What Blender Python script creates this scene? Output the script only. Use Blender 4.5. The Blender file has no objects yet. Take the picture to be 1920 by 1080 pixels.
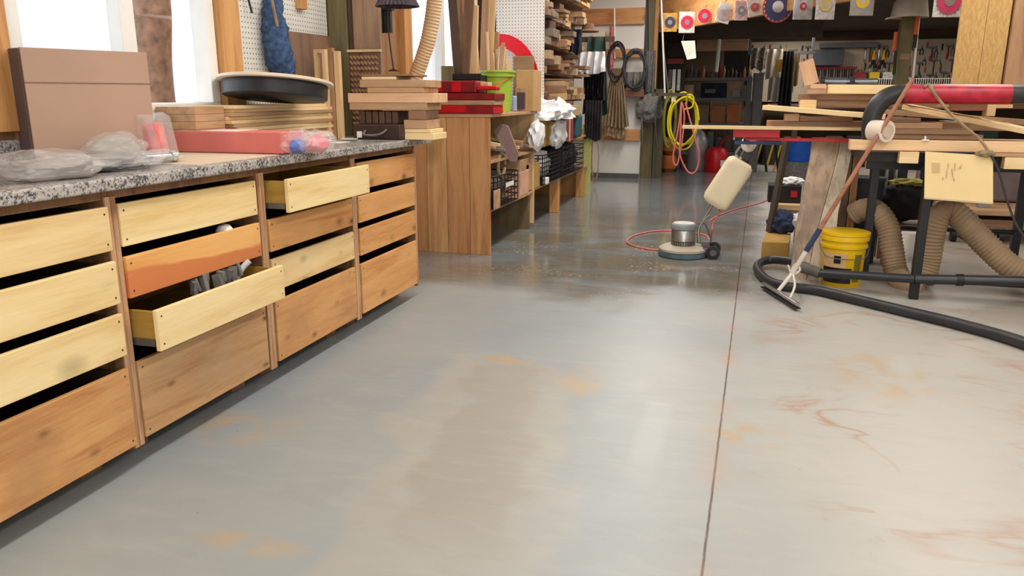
import bpy, bmesh, math, random
from mathutils import Vector, Matrix, Euler, noise
random.seed(7)
R = math.radians
C = bpy.context.scene.collection
# ------------------------------------------------------------ camera
FPX = 1450.0; EYE = 1.2
PIT = math.atan(360 / FPX); YAW = math.atan(440 * math.cos(PIT) / FPX)
fw = Vector((-math.sin(YAW) * math.cos(PIT), math.cos(YAW) * math.cos(PIT), -math.sin(PIT)))
rt = Vector((math.cos(YAW), math.sin(YAW), 0)); up = rt.cross(fw); cam_loc = Vector((0, 0, EYE))
cam = bpy.data.cameras.new('camera'); co = bpy.data.objects.new('camera', cam); C.objects.link(co)
cam.sensor_width = 36; cam.lens = 36 * FPX / 1920; cam.clip_start = .05; cam.clip_end = 200
co.matrix_world = Matrix.Translation(cam_loc) @ Matrix((rt, up, -fw)).transposed().to_4x4()
bpy.context.scene.camera = co
vs = bpy.context.scene.view_settings
vs.view_transform = 'Standard'; vs.look = 'None'; vs.gamma = 1; vs.exposure = 0.12
# ------------------------------------------------------------ world and lamps
w = bpy.data.worlds.new('world'); bpy.context.scene.world = w; w.use_nodes = True
bg = w.node_tree.nodes['Background']; bg.inputs[0].default_value = (.86, .93, 1, 1); bg.inputs[1].default_value = 2.6
def area(name, loc, sx, sy, watts, col=(1, .95, .88), rot=(0, 0, 0)):
    l = bpy.data.lights.new(name, 'AREA'); l.shape = 'RECTANGLE'; l.size = sx; l.size_y = sy; l.energy = watts; l.color = col
    o = bpy.data.objects.new(name, l); o.location = loc; o.rotation_euler = rot; C.objects.link(o); return o
for x, y, e in ((-.9, .4, 32), (1.6, .4, 36), (-.9, 3.2, 38), (1.6, 3.2, 36), (-.9, 6.2, 50), (1.8, 6.4, 34), (-1.0, 9.6, 62), (3.8, 3.4, 26)):
    area('ceiling_lamp', (x, y, 2.9), .35, 2.2, e)
area('ceiling_lamp', (.7, 14.2, 2.25), .3, 1.0, 24); area('ceiling_lamp', (2.6, 13.0, 2.25), .3, 1.2, 34); area('ceiling_lamp', (2.6, 9.6, 2.25), .3, 1.2, 16)
area('camera_side_fill', (1.0, -1.9, 1.5), 3.0, 2.2, 62, (.95, .97, 1), (R(90), 0, 0))  # unseen broad fill from behind the camera; front wall has no doorway
# ------------------------------------------------------------ pixel rays onto real planes of the room
def ray(px, py): return fw * FPX + rt * (px - 960) + up * (540 - py)
def ay(px, py, Y): d = ray(px, py); return cam_loc + d * (Y / d.y)
def ax(px, py, X): d = ray(px, py); return cam_loc + d * (X / d.x)
def az(px, py, Z=0): d = ray(px, py); return cam_loc + d * ((Z - EYE) / d.z)
# ------------------------------------------------------------ mesh builder
class M:
    def __init__(s): s.b = bmesh.new()
    def hexa(s, pts):
        v = [s.b.verts.new(p) for p in pts]
        for f in ((0, 3, 2, 1), (4, 5, 6, 7), (0, 1, 5, 4), (1, 2, 6, 5), (2, 3, 7, 6), (3, 0, 4, 7)): s.b.faces.new([v[i] for i in f])
        return s
    def box(s, x0, x1, y0, y1, z0, z1):
        if x0 > x1: x0, x1 = x1, x0
        if y0 > y1: y0, y1 = y1, y0
        if z0 > z1: z0, z1 = z1, z0
        return s.hexa([(x0, y0, z0), (x1, y0, z0), (x1, y1, z0), (x0, y1, z0), (x0, y0, z1), (x1, y0, z1), (x1, y1, z1), (x0, y1, z1)])
    def obox(s, c, size, rot=None):
        m = (rot.to_matrix() if isinstance(rot, Euler) else rot) if rot is not None else Matrix.Identity(3)
        c = Vector(c); h = [a / 2 for a in size]
        return s.hexa([c + m @ Vector((sx * h[0], sy * h[1], sz * h[2])) for sz in (-1, 1) for sx, sy in ((-1, -1), (1, -1), (1, 1), (-1, 1))])
    def prism(s, pts, vec):
        vec = Vector(vec); a = [s.b.verts.new(Vector(p)) for p in pts]; b = [s.b.verts.new(Vector(p) + vec) for p in pts]; n = len(pts)
        s.b.faces.new(a[::-1]); s.b.faces.new(b)
        for i in range(n): s.b.faces.new((a[i], a[(i + 1) % n], b[(i + 1) % n], b[i]))
        return s
    def bar(s, p0, p1, wx, wy):
        p0 = Vector(p0); p1 = Vector(p1); d = p1 - p0; q = d.to_track_quat('Z', 'Y').to_matrix()
        return s.obox((p0 + p1) / 2, (wx, wy, d.length), q)
    def cyl(s, p0, p1, r0, r1=None, n=20, cap=True):
        r1 = r0 if r1 is None else r1; p0 = Vector(p0); p1 = Vector(p1); q = (p1 - p0).to_track_quat('Z', 'Y').to_matrix(); rings = []
        for p, r in ((p0, r0), (p1, r1)):
            rings.append([s.b.verts.new(p + q @ Vector((r * math.cos(t), r * math.sin(t), 0))) for t in (2 * math.pi * i / n for i in range(n))])
        for i in range(n): s.b.faces.new((rings[0][i], rings[0][(i + 1) % n], rings[1][(i + 1) % n], rings[1][i]))
        if cap: s.b.faces.new(rings[0][::-1]); s.b.faces.new(rings[1])
        return s
    def lathe(s, prof, base=(0, 0, 0), n=28, rot=None, cap=True):
        base = Vector(base); q = (rot.to_matrix() if isinstance(rot, Euler) else rot) if rot is not None else Matrix.Identity(3); rings = []
        for r, z in prof: rings.append([s.b.verts.new(base + q @ Vector((r * math.cos(t), r * math.sin(t), z))) for t in (2 * math.pi * i / n for i in range(n))])
        for a, b in zip(rings, rings[1:]):
            for i in range(n): s.b.faces.new((a[i], a[(i + 1) % n], b[(i + 1) % n], b[i]))
        if cap: s.b.faces.new(rings[0][::-1]); s.b.faces.new(rings[-1])
        return s
    def tube(s, pts, r, n=10, step=None, ribs=None, closed=False):
        P = [Vector(p) for p in pts]; Q = []; L = len(P); seg = step or 8
        if L == 2: Q = [P[0].lerp(P[1], t / seg) for t in range(seg + 1)]
        else:
            rng = range(L if closed else L - 1)
            for i in rng:
                g = (lambda k: P[k % L]) if closed else (lambda k: P[max(0, min(L - 1, k))])
                a, b, c, d = g(i - 1), g(i), g(i + 1), g(i + 2)
                for t in range(seg):
                    u = t / seg; Q.append(.5 * ((2 * b) + (c - a) * u + (2 * a - 5 * b + 4 * c - d) * u * u + (3 * b - a - 3 * c + d) * u ** 3))
            if not closed: Q.append(P[-1])
        if ribs:                                   # resample evenly, alternate radius
            out = [Q[0]]; acc = 0
            for a, b in zip(Q, Q[1:]):
                l = (b - a).length; pos = 0
                while l > 0 and acc + (l - pos) >= ribs: pos += ribs - acc; acc = 0; out.append(a.lerp(b, pos / l))
                acc += l - pos
            Q = out
        rings = []; nrm = None; m = len(Q)
        for i in range(m):
            d = (Q[(i + 1) % m] - Q[i - 1]) if closed else (Q[min(m - 1, i + 1)] - Q[max(0, i - 1)])
            if d.length < 1e-9: d = Vector((0, 0, 1))
            d.normalize()
            if nrm is None: nrm = d.orthogonal().normalized()
            nrm = (nrm - d * nrm.dot(d)); nrm = nrm.normalized() if nrm.length > 1e-6 else d.orthogonal().normalized()
            bi = d.cross(nrm); rr = (r(i / (m - 1)) if callable(r) else r) * ((1.035 if i % 2 else .94) if ribs else 1)
            rings.append([s.b.verts.new(Q[i] + (nrm * math.cos(t) + bi * math.sin(t)) * rr) for t in (2 * math.pi * k / n for k in range(n))])
        for i in range(m if closed else m - 1):
            a, b = rings[i], rings[(i + 1) % m]
            for k in range(n): s.b.faces.new((a[k], a[(k + 1) % n], b[(k + 1) % n], b[k]))
        if not closed: s.b.faces.new(rings[0][::-1]); s.b.faces.new(rings[-1])
        return s
    def blob(s, c, rad, amp=.15, freq=3, sub=4, floor=None, seed=0, rot=0):
        c = Vector(c); g = bmesh.ops.create_icosphere(s.b, subdivisions=sub, radius=1)
        rm = Matrix.Rotation(rot, 3, 'Z')
        for v in g['verts']:
            p = v.co.copy(); k = 1 + amp * (noise.noise(p * freq + Vector((seed, 0, 0))) + .5 * abs(noise.noise(p * freq * 2.3 + Vector((0, seed, 0)))))
            q = rm @ Vector((p.x * rad[0], p.y * rad[1], p.z * rad[2])) * k + c
            if floor is not None and q.z < floor: q.z = floor + .0006 * noise.noise(p * 5)
            v.co = q
        return s
RL = {}
def build(name, m, mat, parent=None, label=None, cat=None, group=None, kind=None, smooth=False, bevel=0, origin=None):
    me = bpy.data.meshes.new(name); bmesh.ops.recalc_face_normals(m.b, faces=m.b.faces)
    if parent is not None: o0 = RL[parent.name]
    elif origin is not None: o0 = Vector(origin)
    else:
        xs = [v.co.x for v in m.b.verts]; ys = [v.co.y for v in m.b.verts]; zs = [v.co.z for v in m.b.verts]
        o0 = Vector(((min(xs) + max(xs)) / 2, (min(ys) + max(ys)) / 2, min(zs)))
    bmesh.ops.translate(m.b, verts=m.b.verts, vec=-o0); m.b.to_mesh(me); m.b.free()
    if smooth: me.shade_smooth(); me.set_sharp_from_angle(angle=R(38))
    me.materials.append(mat); o = bpy.data.objects.new(name, me); C.objects.link(o)
    if parent is not None: o.parent = parent
    else: o.location = o0
    RL[o.name] = o0
    if bevel:
        b = o.modifiers.new('bevel', 'BEVEL'); b.width = bevel; b.segments = 2; b.limit_method = 'ANGLE'
    tag(o, label, cat, group, kind); return o
def tag(o, label=None, cat=None, group=None, kind=None):
    for k, v in (('label', label), ('category', cat), ('group', group), ('kind', kind)):
        if v: o[k] = v
    return o
def thing(name, loc, label, cat, group=None):
    o = bpy.data.objects.new(name, None); o.empty_display_size = .05; C.objects.link(o); o.location = loc; RL[o.name] = Vector(loc)
    return tag(o, label, cat, group)
def struct(name, m, mat): return build(name, m, mat, kind='structure', origin=(0, 0, 0))
def board(name, label, cat, P0, P1, W, T, mat, group=None, roll=0, bevel=.002, top=False):
    """a plank from end centre P0 to P1, width W (horizontal across), thickness T; local X along the grain"""
    P0 = Vector(P0); P1 = Vector(P1); d = P1 - P0; X = d.normalized(); Z = Vector((0, 0, 1))
    if abs(X.z) > .9: Z = Vector((0, -1, 0))
    Yv = Z.cross(X).normalized(); Zv = X.cross(Yv)
    rot = Matrix((X, Yv, Zv)).transposed() @ Matrix.Rotation(roll, 3, 'X')
    b = M().box(-d.length / 2, d.length / 2, -W / 2, W / 2, -T / 2, T / 2)
    me = bpy.data.meshes.new(name); b.b.to_mesh(me); b.b.free(); me.materials.append(mat)
    o = bpy.data.objects.new(name, me); C.objects.link(o); o.matrix_world = Matrix.Translation((P0 + P1) / 2) @ rot.to_4x4()
    if bevel: q = o.modifiers.new('bevel', 'BEVEL'); q.width = bevel; q.segments = 2
    RL[o.name] = (P0 + P1) / 2
    return tag(o, label, cat, group)
ORD = ['leftmost', 'second from left', 'third from left', 'fourth from left', 'fifth from left', 'sixth from left', 'seventh from left', 'eighth from left', 'ninth from left', 'tenth from left', 'eleventh from left', 'twelfth from left', 'thirteenth from left', 'fourteenth from left', 'fifteenth from left', 'sixteenth from left'] + ['%s from left' % n for n in ('17th', '18th', '19th', '20th', '21st', '22nd', '23rd', '24th', '25th', '26th', '27th', '28th', '29th', '30th', '31st', '32nd', '33rd', '34th', '35th', '36th', '37th', '38th', '39th', '40th', '41st', '42nd', '43rd', '44th', '45th')]
# ------------------------------------------------------------ materials
def nt(name):
    m = bpy.data.materials.new(name); m.use_nodes = True; t = m.node_tree; b = t.nodes['Principled BSDF']; return m, t, b
def N(t, typ, **kw):
    n = t.nodes.new(typ)
    for k, v in kw.items():
        if k[0] == 'i' and k[1:].isdigit(): n.inputs[int(k[1:])].default_value = v
        elif k in n.inputs.keys(): n.inputs[k].default_value = v
        else: setattr(n, k, v)
    return n
def mth(t, op, a, b=0.0, c=None, clamp=False):
    n = t.nodes.new('ShaderNodeMath'); n.operation = op; n.use_clamp = clamp
    for i, v in enumerate((a, b) if c is None else (a, b, c)):
        if isinstance(v, (int, float)): n.inputs[i].default_value = v
        else: t.links.new(v, n.inputs[i])
    return n.outputs[0]
def mix(t, f, a, b):
    n = t.nodes.new('ShaderNodeMix'); n.data_type = 'RGBA'
    for i, v in ((0, f), (6, a), (7, b)):
        if isinstance(v, (int, float)): n.inputs[i].default_value = v
        elif isinstance(v, tuple): n.inputs[i].default_value = (*v, 1) if len(v) == 3 else v
        else: t.links.new(v, n.inputs[i])
    return n.outputs[2]
def ramp(t, f, stops):
    n = t.nodes.new('ShaderNodeValToRGB'); e = n.color_ramp.elements
    while len(e) < len(stops): e.new(.5)
    for q, (p, c) in zip(e, stops): q.position = p; q.color = (*c, 1) if isinstance(c, tuple) else (c, c, c, 1)
    t.links.new(f, n.inputs[0]); return n.outputs[0]
def lin(c): return tuple(((x / 255) / 12.92 if x <= 10 else ((x / 255 + .055) / 1.055) ** 2.4) for x in c)
MC = {}
def plain(name, c, rough=.6, metal=0, var=.12, scale=9, trans=0, alpha=1, bump=0, ior=1.45, sheen=0):
    key = name
    if key in MC: return MC[key]
    m, t, b = nt(name); c = lin(c); tc = N(t, 'ShaderNodeTexCoord'); n = N(t, 'ShaderNodeTexNoise', Scale=scale, Detail=4.0)
    oi = N(t, 'ShaderNodeObjectInfo'); va = N(t, 'ShaderNodeVectorMath', operation='ADD'); t.links.new(tc.outputs['Object'], va.inputs[0])
    cr = N(t, 'ShaderNodeCombineXYZ'); t.links.new(mth(t, 'MULTIPLY', oi.outputs['Random'], 37.0), cr.inputs[0]); t.links.new(cr.outputs[0], va.inputs[1]); t.links.new(va.outputs[0], n.inputs['Vector'])
    t.links.new(ramp(t, n.outputs[0], [(.3, tuple(x * (1 - var) for x in c)), (.7, tuple(min(1, x * (1 + var)) for x in c))]), b.inputs['Base Color'])
    b.inputs['Roughness'].default_value = rough; b.inputs['Metallic'].default_value = metal; b.inputs['Transmission Weight'].default_value = trans; b.inputs['Alpha'].default_value = alpha; b.inputs['IOR'].default_value = ior
    if bump:
        bp = N(t, 'ShaderNodeBump', Strength=bump, Distance=.01); t.links.new(n.outputs[0], bp.inputs['Height']); t.links.new(bp.outputs[0], b.inputs['Normal'])
    MC[key] = m; return m
def wood(name, c1, c2, axis='X', knots=0, grain=1.0, rough=.55, dirt=None, band=None):
    if name in MC: return MC[name]
    m, t, b = nt(name); c1 = lin(c1); c2 = lin(c2); tc = N(t, 'ShaderNodeTexCoord'); oi = N(t, 'ShaderNodeObjectInfo')
    va = N(t, 'ShaderNodeVectorMath', operation='ADD'); cr = N(t, 'ShaderNodeCombineXYZ')
    for i, k in enumerate((31., 17., 53.)): t.links.new(mth(t, 'MULTIPLY', oi.outputs['Random'], k), cr.inputs[i])
    t.links.new(tc.outputs['Object'], va.inputs[0]); t.links.new(cr.outputs[0], va.inputs[1])
    sc = {'X': (1.2, 14, 14), 'Y': (14, 1.2, 14), 'Z': (14, 14, 1.2)}[axis]; mp = N(t, 'ShaderNodeMapping'); mp.inputs['Scale'].default_value = sc; t.links.new(va.outputs[0], mp.inputs[0])
    n = N(t, 'ShaderNodeTexNoise', Scale=1.1 * grain, Detail=5.0, Distortion=.9); t.links.new(mp.outputs[0], n.inputs['Vector'])
    n2 = N(t, 'ShaderNodeTexNoise', Scale=9.0 * grain, Detail=3.0); t.links.new(mp.outputs[0], n2.inputs['Vector'])
    f = mth(t, 'ADD', mth(t, 'MULTIPLY', n.outputs[0], .75), mth(t, 'MULTIPLY', n2.outputs[0], .25))
    col = ramp(t, f, [(.34, c2), (.5, tuple((a + 2 * d) / 3 for a, d in zip(c2, c1))), (.64, c1)])
    if knots:
        ks = {'X': (4, 7, 7), 'Y': (7, 4, 7), 'Z': (7, 7, 4)}[axis]; mk = N(t, 'ShaderNodeMapping'); mk.inputs['Scale'].default_value = ks; t.links.new(va.outputs[0], mk.inputs[0])
        v = N(t, 'ShaderNodeTexVoronoi', Scale=knots); t.links.new(mk.outputs[0], v.inputs['Vector'])
        k = ramp(t, v.outputs['Distance'], [(.045, .85), (.09, .45), (.19, 0.0)])
        col = mix(t, k, col, tuple(x * .16 for x in c2))
    if dirt:
        nd = N(t, 'ShaderNodeTexNoise', Scale=4.0, Detail=5.0); t.links.new(va.outputs[0], nd.inputs['Vector'])
        col = mix(t, ramp(t, nd.outputs[0], [(.45, 0.0), (.75, .8)]), col, lin(dirt))
    if band:                       # a darker heartwood band along the lower part of the plank, local z
        sp = N(t, 'ShaderNodeSeparateXYZ'); t.links.new(tc.outputs['Object'], sp.inputs[0])
        k = mth(t, 'ADD', sp.outputs['Z'], mth(t, 'MULTIPLY', mth(t, 'SUBTRACT', n.outputs[0], .5), .13))
        col = mix(t, ramp(t, mth(t, 'MULTIPLY_ADD', k, -40.0, band[0] * 40 + .5), [(.2, 0.0), (.7, 1.0)]), col, lin(band[1]))
    t.links.new(col, b.inputs['Base Color']); b.inputs['Roughness'].default_value = rough
    bp = N(t, 'ShaderNodeBump', Strength=.12, Distance=.004); t.links.new(n2.outputs[0], bp.inputs['Height']); t.links.new(bp.outputs[0], b.inputs['Normal'])
    MC[name] = m; return m
def emis(name, c, s):
    m, t, b = nt(name); b.inputs['Base Color'].default_value = (*lin(c), 1); b.inputs['Emission Color'].default_value = (*lin(c), 1); b.inputs['Emission Strength'].default_value = s; return m
def pegboard(name, c, axes, pitch=.0254):
    m, t, b = nt(name); tc = N(t, 'ShaderNodeTexCoord'); sp = N(t, 'ShaderNodeSeparateXYZ'); t.links.new(tc.outputs['Object'], sp.inputs[0]); d = []
    for a in axes:
        q = mth(t, 'SUBTRACT', mth(t, 'FRACT', mth(t, 'MULTIPLY', sp.outputs[a], 1 / pitch)), .5); d.append(mth(t, 'MULTIPLY', q, q))
    k = mth(t, 'LESS_THAN', mth(t, 'ADD', d[0], d[1]), .026)
    n = N(t, 'ShaderNodeTexNoise', Scale=3.0); t.links.new(tc.outputs['Object'], n.inputs['Vector'])
    base = mix(t, n.outputs[0], tuple(x * .86 for x in lin(c)), lin(c))
    t.links.new(mix(t, k, base, (.12, .11, .1)), b.inputs['Base Color']); b.inputs['Roughness'].default_value = .6; return m
pine = wood('pale pine planed', (240, 216, 162), (222, 188, 126), 'Y', knots=.55, grain=.8)
pine2 = wood('pale pine knotty', (236, 208, 154), (212, 174, 114), 'Y', knots=1.0, grain=.8)
ply = wood('knotty tan plywood', (214, 162, 104), (184, 124, 70), 'Y', knots=1.4, grain=1.1, dirt=(176, 128, 84))
ply2 = wood('knotty dusty plywood', (206, 162, 112), (172, 122, 78), 'Y', knots=1.6, grain=1.2, dirt=(190, 160, 124))
honey = wood('honey pine fronts', (222, 166, 104), (192, 128, 70), 'Y', knots=.9, grain=.8)
heart = wood('orange heartwood pine', (236, 182, 112), (222, 156, 86), 'Y', knots=.5, grain=.8, band=(.568, (206, 124, 72)))
olive = wood('olive drawer side', (176, 140, 62), (150, 112, 44), 'X', grain=.7)
edge = wood('plywood edge', (206, 164, 124), (150, 100, 70), 'Z', grain=1.6)
carc = wood('carcass plywood', (150, 108, 74), (110, 72, 46), 'Z')
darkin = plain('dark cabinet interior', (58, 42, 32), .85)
cedX = wood('tan wood x', (198, 160, 120), (160, 118, 82), 'X')
palX = wood('pale wood x', (236, 208, 160), (214, 178, 126), 'X', grain=.7)
palX2 = wood('cream pine x', (244, 218, 168), (226, 190, 134), 'X', grain=.6)
pinkX = wood('pinkish pine x', (226, 184, 146), (198, 150, 112), 'X', grain=.8)
brnX = wood('brown walnut x', (150, 112, 86), (110, 76, 56), 'X')
drkX = wood('dark walnut x', (100, 74, 58), (70, 48, 38), 'X')
tanX = wood('tan hardwood x', (190, 154, 118), (156, 118, 86), 'X')
cedZ = wood('cedar plank upright', (204, 154, 104), (164, 110, 66), 'Z', grain=1.0)
cedZ2 = wood('pale cedar plank upright', (224, 182, 130), (188, 138, 88), 'Z', grain=.7, knots=.3)
tanZ = wood('tan board upright', (186, 146, 108), (148, 108, 76), 'Z')
palZ = wood('pale board upright', (222, 190, 146), (192, 152, 106), 'Z')
brnZ = wood('brown board upright', (128, 96, 74), (92, 66, 50), 'Z')
drkZ = wood('dark board upright', (86, 64, 50), (58, 40, 32), 'Z')
orgZ = wood('orange fir upright', (210, 158, 100), (180, 122, 68), 'Z')
orgX = wood('orange fir beam', (204, 150, 96), (168, 110, 62), 'X', knots=.5)
olvZ = wood('olive treated post', (120, 108, 70), (88, 78, 50), 'Z')
mdf = plain('mauve brown panel face', (176, 144, 124), .6, var=.08, scale=3)
mdfd = plain('dark panel edge', (96, 80, 76), .7)
blk = plain('black plastic', (26, 26, 28), .45); blkm = plain('black painted steel', (24, 25, 28), .4); navy = plain('navy fabric', (30, 38, 52), .9, var=.3)
blkr = plain('black rubber hose', (44, 44, 46), .42, var=.2); red = plain('red painted metal', (196, 20, 30), .4, var=.15); dred = plain('dark red plastic', (130, 18, 26), .5, var=.25)
chrome = plain('brushed steel', (190, 192, 196), .28, 1, var=.1); grym = plain('grey painted steel', (96, 94, 98), .5, var=.1); dgry = plain('dark grey plastic', (60, 60, 64), .6)
white = plain('white plastic', (232, 230, 222), .5, var=.05); cream = plain('cream tank plastic', (232, 220, 186), .38, var=.05, scale=4); card = plain('cardboard', (186, 148, 98), .85, var=.1); card2 = plain('yellow brown cardboard', (178, 140, 72), .85)
duct = plain('tan flexible duct', (160, 136, 108), .75, var=.12); ductl = plain('peach flexible hose', (218, 184, 144), .65, var=.08)
grn = plain('lime green plastic', (158, 188, 62), .45, var=.08); yel = plain('yellow plastic', (226, 184, 10), .4, var=.08); yelc = plain('yellow cord', (216, 200, 30), .5); pnkc = plain('salmon pink cord', (226, 120, 110), .5)
blu = plain('blue plastic', (30, 90, 190), .45); wclo = plain('white cloth', (226, 226, 228), .9, var=.08, bump=.5); canv = plain('brown canvas', (152, 130, 100), .9, var=.3, scale=20, bump=.5)
denim = plain('blue denim yarn', (58, 80, 116), .95, var=.5, scale=40, bump=1); grncl = plain('dark green cloth', (44, 66, 60), .9, var=.3); bluc = plain('dark blue cloth', (50, 62, 92), .9, var=.4)
gryf = plain('grey felt', (112, 110, 108), .95, var=.3, scale=30, bump=.6); paper = plain('cream paper', (238, 212, 158), .8, var=.02); ink = plain('faint pencil', (196, 172, 126), .9)
clear = plain('clear plastic film', (232, 230, 232), .12, var=.03, trans=.0, alpha=.22); clear2 = plain('cloudy plastic film', (214, 210, 206), .16, var=.06, alpha=.3)
wmet = plain('white wall sheet', (214, 212, 206), .5, var=.05, scale=2)
# ------------------------------------------------------------ floor
def floor_mat():
    m, t, b = nt('grey painted concrete'); tc = N(t, 'ShaderNodeTexCoord'); P = tc.outputs['Object']; sp = N(t, 'ShaderNodeSeparateXYZ'); t.links.new(P, sp.inputs[0]); X, Y = sp.outputs[0], sp.outputs[1]
    def nz(s, d=5, dist=0, vec=P):
        n = N(t, 'ShaderNodeTexNoise', Scale=float(s), Detail=float(d), Distortion=float(dist)); t.links.new(vec, n.inputs['Vector']); return n.outputs[0]
    def sm(v, a, b): return mth(t, 'SMOOTHSTEP', v, a, b) if False else ramp(t, mth(t, 'DIVIDE', mth(t, 'SUBTRACT', v, a), b - a, clamp=True), [(0, 0.0), (1, 1.0)])
    big = nz(.55, 4); med = nz(2.2, 6, .6)
    col = mix(t, ramp(t, big, [(.35, 0.0), (.65, 1.0)]), lin((136, 143, 147)), lin((152, 155, 152)))
    # dusty light zone east of the joint
    east = sm(mth(t, 'ADD', X, mth(t, 'MULTIPLY', mth(t, 'SUBTRACT', big, .5), 1.2)), -.35, .55)
    col = mix(t, mth(t, 'MULTIPLY', east, .75), col, lin((182, 178, 170)))
    fare = sm(mth(t, 'ADD', X, mth(t, 'MULTIPLY', mth(t, 'SUBTRACT', med, .5), .9)), .75, 1.7)
    col = mix(t, mth(t, 'MULTIPLY', fare, .55), col, lin((166, 152, 136)))
    # worn beige patch mid floor
    def edge_n(a): return mth(t, 'ADD', a, mth(t, 'MULTIPLY', mth(t, 'SUBTRACT', nz(3.4, 4), .5), .42))
    xs = mth(t, 'ADD', X, mth(t, 'MULTIPLY', mth(t, 'SUBTRACT', Y, 2.6), .18))
    patch = mth(t, 'MULTIPLY', mth(t, 'MULTIPLY', sm(edge_n(xs), -1.22, -1.14), sm(edge_n(xs), -.5, -.62)), mth(t, 'MULTIPLY', sm(edge_n(Y), 1.2, 1.6), sm(edge_n(Y), 3.36, 3.25)))
    core = mth(t, 'MULTIPLY', mth(t, 'MULTIPLY', sm(edge_n(xs), -1.05, -1.0), sm(edge_n(xs), -.66, -.72)), mth(t, 'MULTIPLY', sm(Y, 1.7, 2.0), sm(edge_n(Y), 3.3, 3.2)))
    col = mix(t, mth(t, 'MULTIPLY', patch, .55), col, lin((164, 158, 146))); col = mix(t, mth(t, 'MULTIPLY', core, .5), col, lin((144, 136, 124)))
    # orange mud marks
    def spot(cx, cy, rx, ry, s=9, th=.5):
        dx = mth(t, 'DIVIDE', mth(t, 'SUBTRACT', X, cx), rx); dy = mth(t, 'DIVIDE', mth(t, 'SUBTRACT', Y, cy), ry)
        d = mth(t, 'SUBTRACT', 1.0, mth(t, 'ADD', mth(t, 'MULTIPLY', dx, dx), mth(t, 'MULTIPLY', dy, dy)), clamp=True)
        return mth(t, 'MULTIPLY', d, ramp(t, nz(s, 5), [(th - .06, 0.0), (th + .12, 1.0)]))
    for a in ((-.98, 3.3, .16, .07, 9, .42), (-.6, 3.12, .13, .24, 8, .46), (-1.72, 2.3, .26, .2, 5, .5), (-1.22, 1.62, .2, .06, 7, .45), (.66, 3.55, .25, .4, 7, .5), (.1, 2.75, .22, .12, 9, .5)):
        col = mix(t, mth(t, 'MULTIPLY', spot(*a), .6), col, lin((180, 146, 94)))
    mp = N(t, 'ShaderNodeMapping'); mp.inputs['Scale'].default_value = (.8, 1.5, 1); mp.inputs['Rotation'].default_value = (0, 0, .35); t.links.new(P, mp.inputs[0])
    vein = mth(t, 'ABSOLUTE', mth(t, 'SUBTRACT', nz(1.7, 3, 1.2, mp.outputs[0]), .5)); vm = ramp(t, vein, [(.0, 1.0), (.022, .35), (.05, 0.0)])
    vm = mth(t, 'MULTIPLY', mth(t, 'MULTIPLY', vm, ramp(t, nz(1.9, 4), [(.46, 0.0), (.62, 1.0)])), sm(X, .02, .3))
    col = mix(t, mth(t, 'MULTIPLY', vm, .75), col, lin((160, 120, 92)))
    vm2 = mth(t, 'MULTIPLY', mth(t, 'MULTIPLY', ramp(t, nz(11, 6), [(.6, 0.0), (.72, 1.0)]), ramp(t, nz(2.6, 3), [(.5, 0.0), (.64, 1.0)])), sm(X, -.1, .5))
    col = mix(t, mth(t, 'MULTIPLY', vm2, .35), col, lin((130, 122, 112)))
    # faint pale streaks
    for x0, x1, y0, y1 in ((-.30, -.20, 2.32, 2.96), (.72, .8, 3.45, 3.85), (-.48, -.02, 2.74, 2.79)):
        e = mth(t, 'MULTIPLY', mth(t, 'MULTIPLY', sm(X, x0 - .015, x0 + .02), sm(X, x1 + .015, x1 - .02)), mth(t, 'MULTIPLY', sm(Y, y0 - .1, y0 + .15), sm(Y, y1 + .02, y1)))
        col = mix(t, mth(t, 'MULTIPLY', e, .16), col, lin((190, 194, 194)))
    # wet, soapy zone
    ye = mth(t, 'ADD', Y, mth(t, 'MULTIPLY', mth(t, 'SUBTRACT', nz(1.2, 4), .5), 2.2)); xe = mth(t, 'ADD', X, mth(t, 'MULTIPLY', mth(t, 'SUBTRACT', nz(1.5, 3), .5), .8))
    mpw = N(t, 'ShaderNodeMapping'); mpw.inputs['Scale'].default_value = (.8, 1.6, 1); t.links.new(P, mpw.inputs[0])
    wet = mth(t, 'MULTIPLY', mth(t, 'MULTIPLY', sm(ye, 4.3, 5.0), sm(xe, .45, .0)), 1.0)
    muck = mth(t, 'MULTIPLY', wet, mth(t, 'MULTIPLY', ramp(t, nz(1.5, 7, .8, mpw.outputs[0]), [(.4, 0.0), (.56, 1.0)]), sm(Y, 9.5, 6.5)))
    col = mix(t, mth(t, 'MULTIPLY', wet, .55), col, lin((98, 104, 108))); col = mix(t, mth(t, 'MULTIPLY', muck, .75), col, lin((112, 102, 82)))
    foam = mth(t, 'MULTIPLY', mth(t, 'MULTIPLY', ramp(t, nz(34, 5), [(.6, 0.0), (.66, 1.0)]), ramp(t, nz(2.2, 3), [(.5, 0.0), (.6, 1.0)])), mth(t, 'MULTIPLY', wet, sm(Y, 7.5, 6.6)))
    col = mix(t, mth(t, 'MULTIPLY', foam, .5), col, lin((206, 186, 150)))
    # saw cut joint running away from the camera
    jx = mth(t, 'SUBTRACT', X, mth(t, 'MULTIPLY_ADD', mth(t, 'SUBTRACT', Y, 1.87), .0168, -.026)); jd = mth(t, 'ABSOLUTE', mth(t, 'ADD', jx, mth(t, 'MULTIPLY', mth(t, 'SUBTRACT', nz(16, 2), .5), .004)))
    col = mix(t, ramp(t, mth(t, 'MULTIPLY', jd, 10.0), [(.022, .9), (.05, 0.0)]), col, lin((70, 50, 42)))
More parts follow.
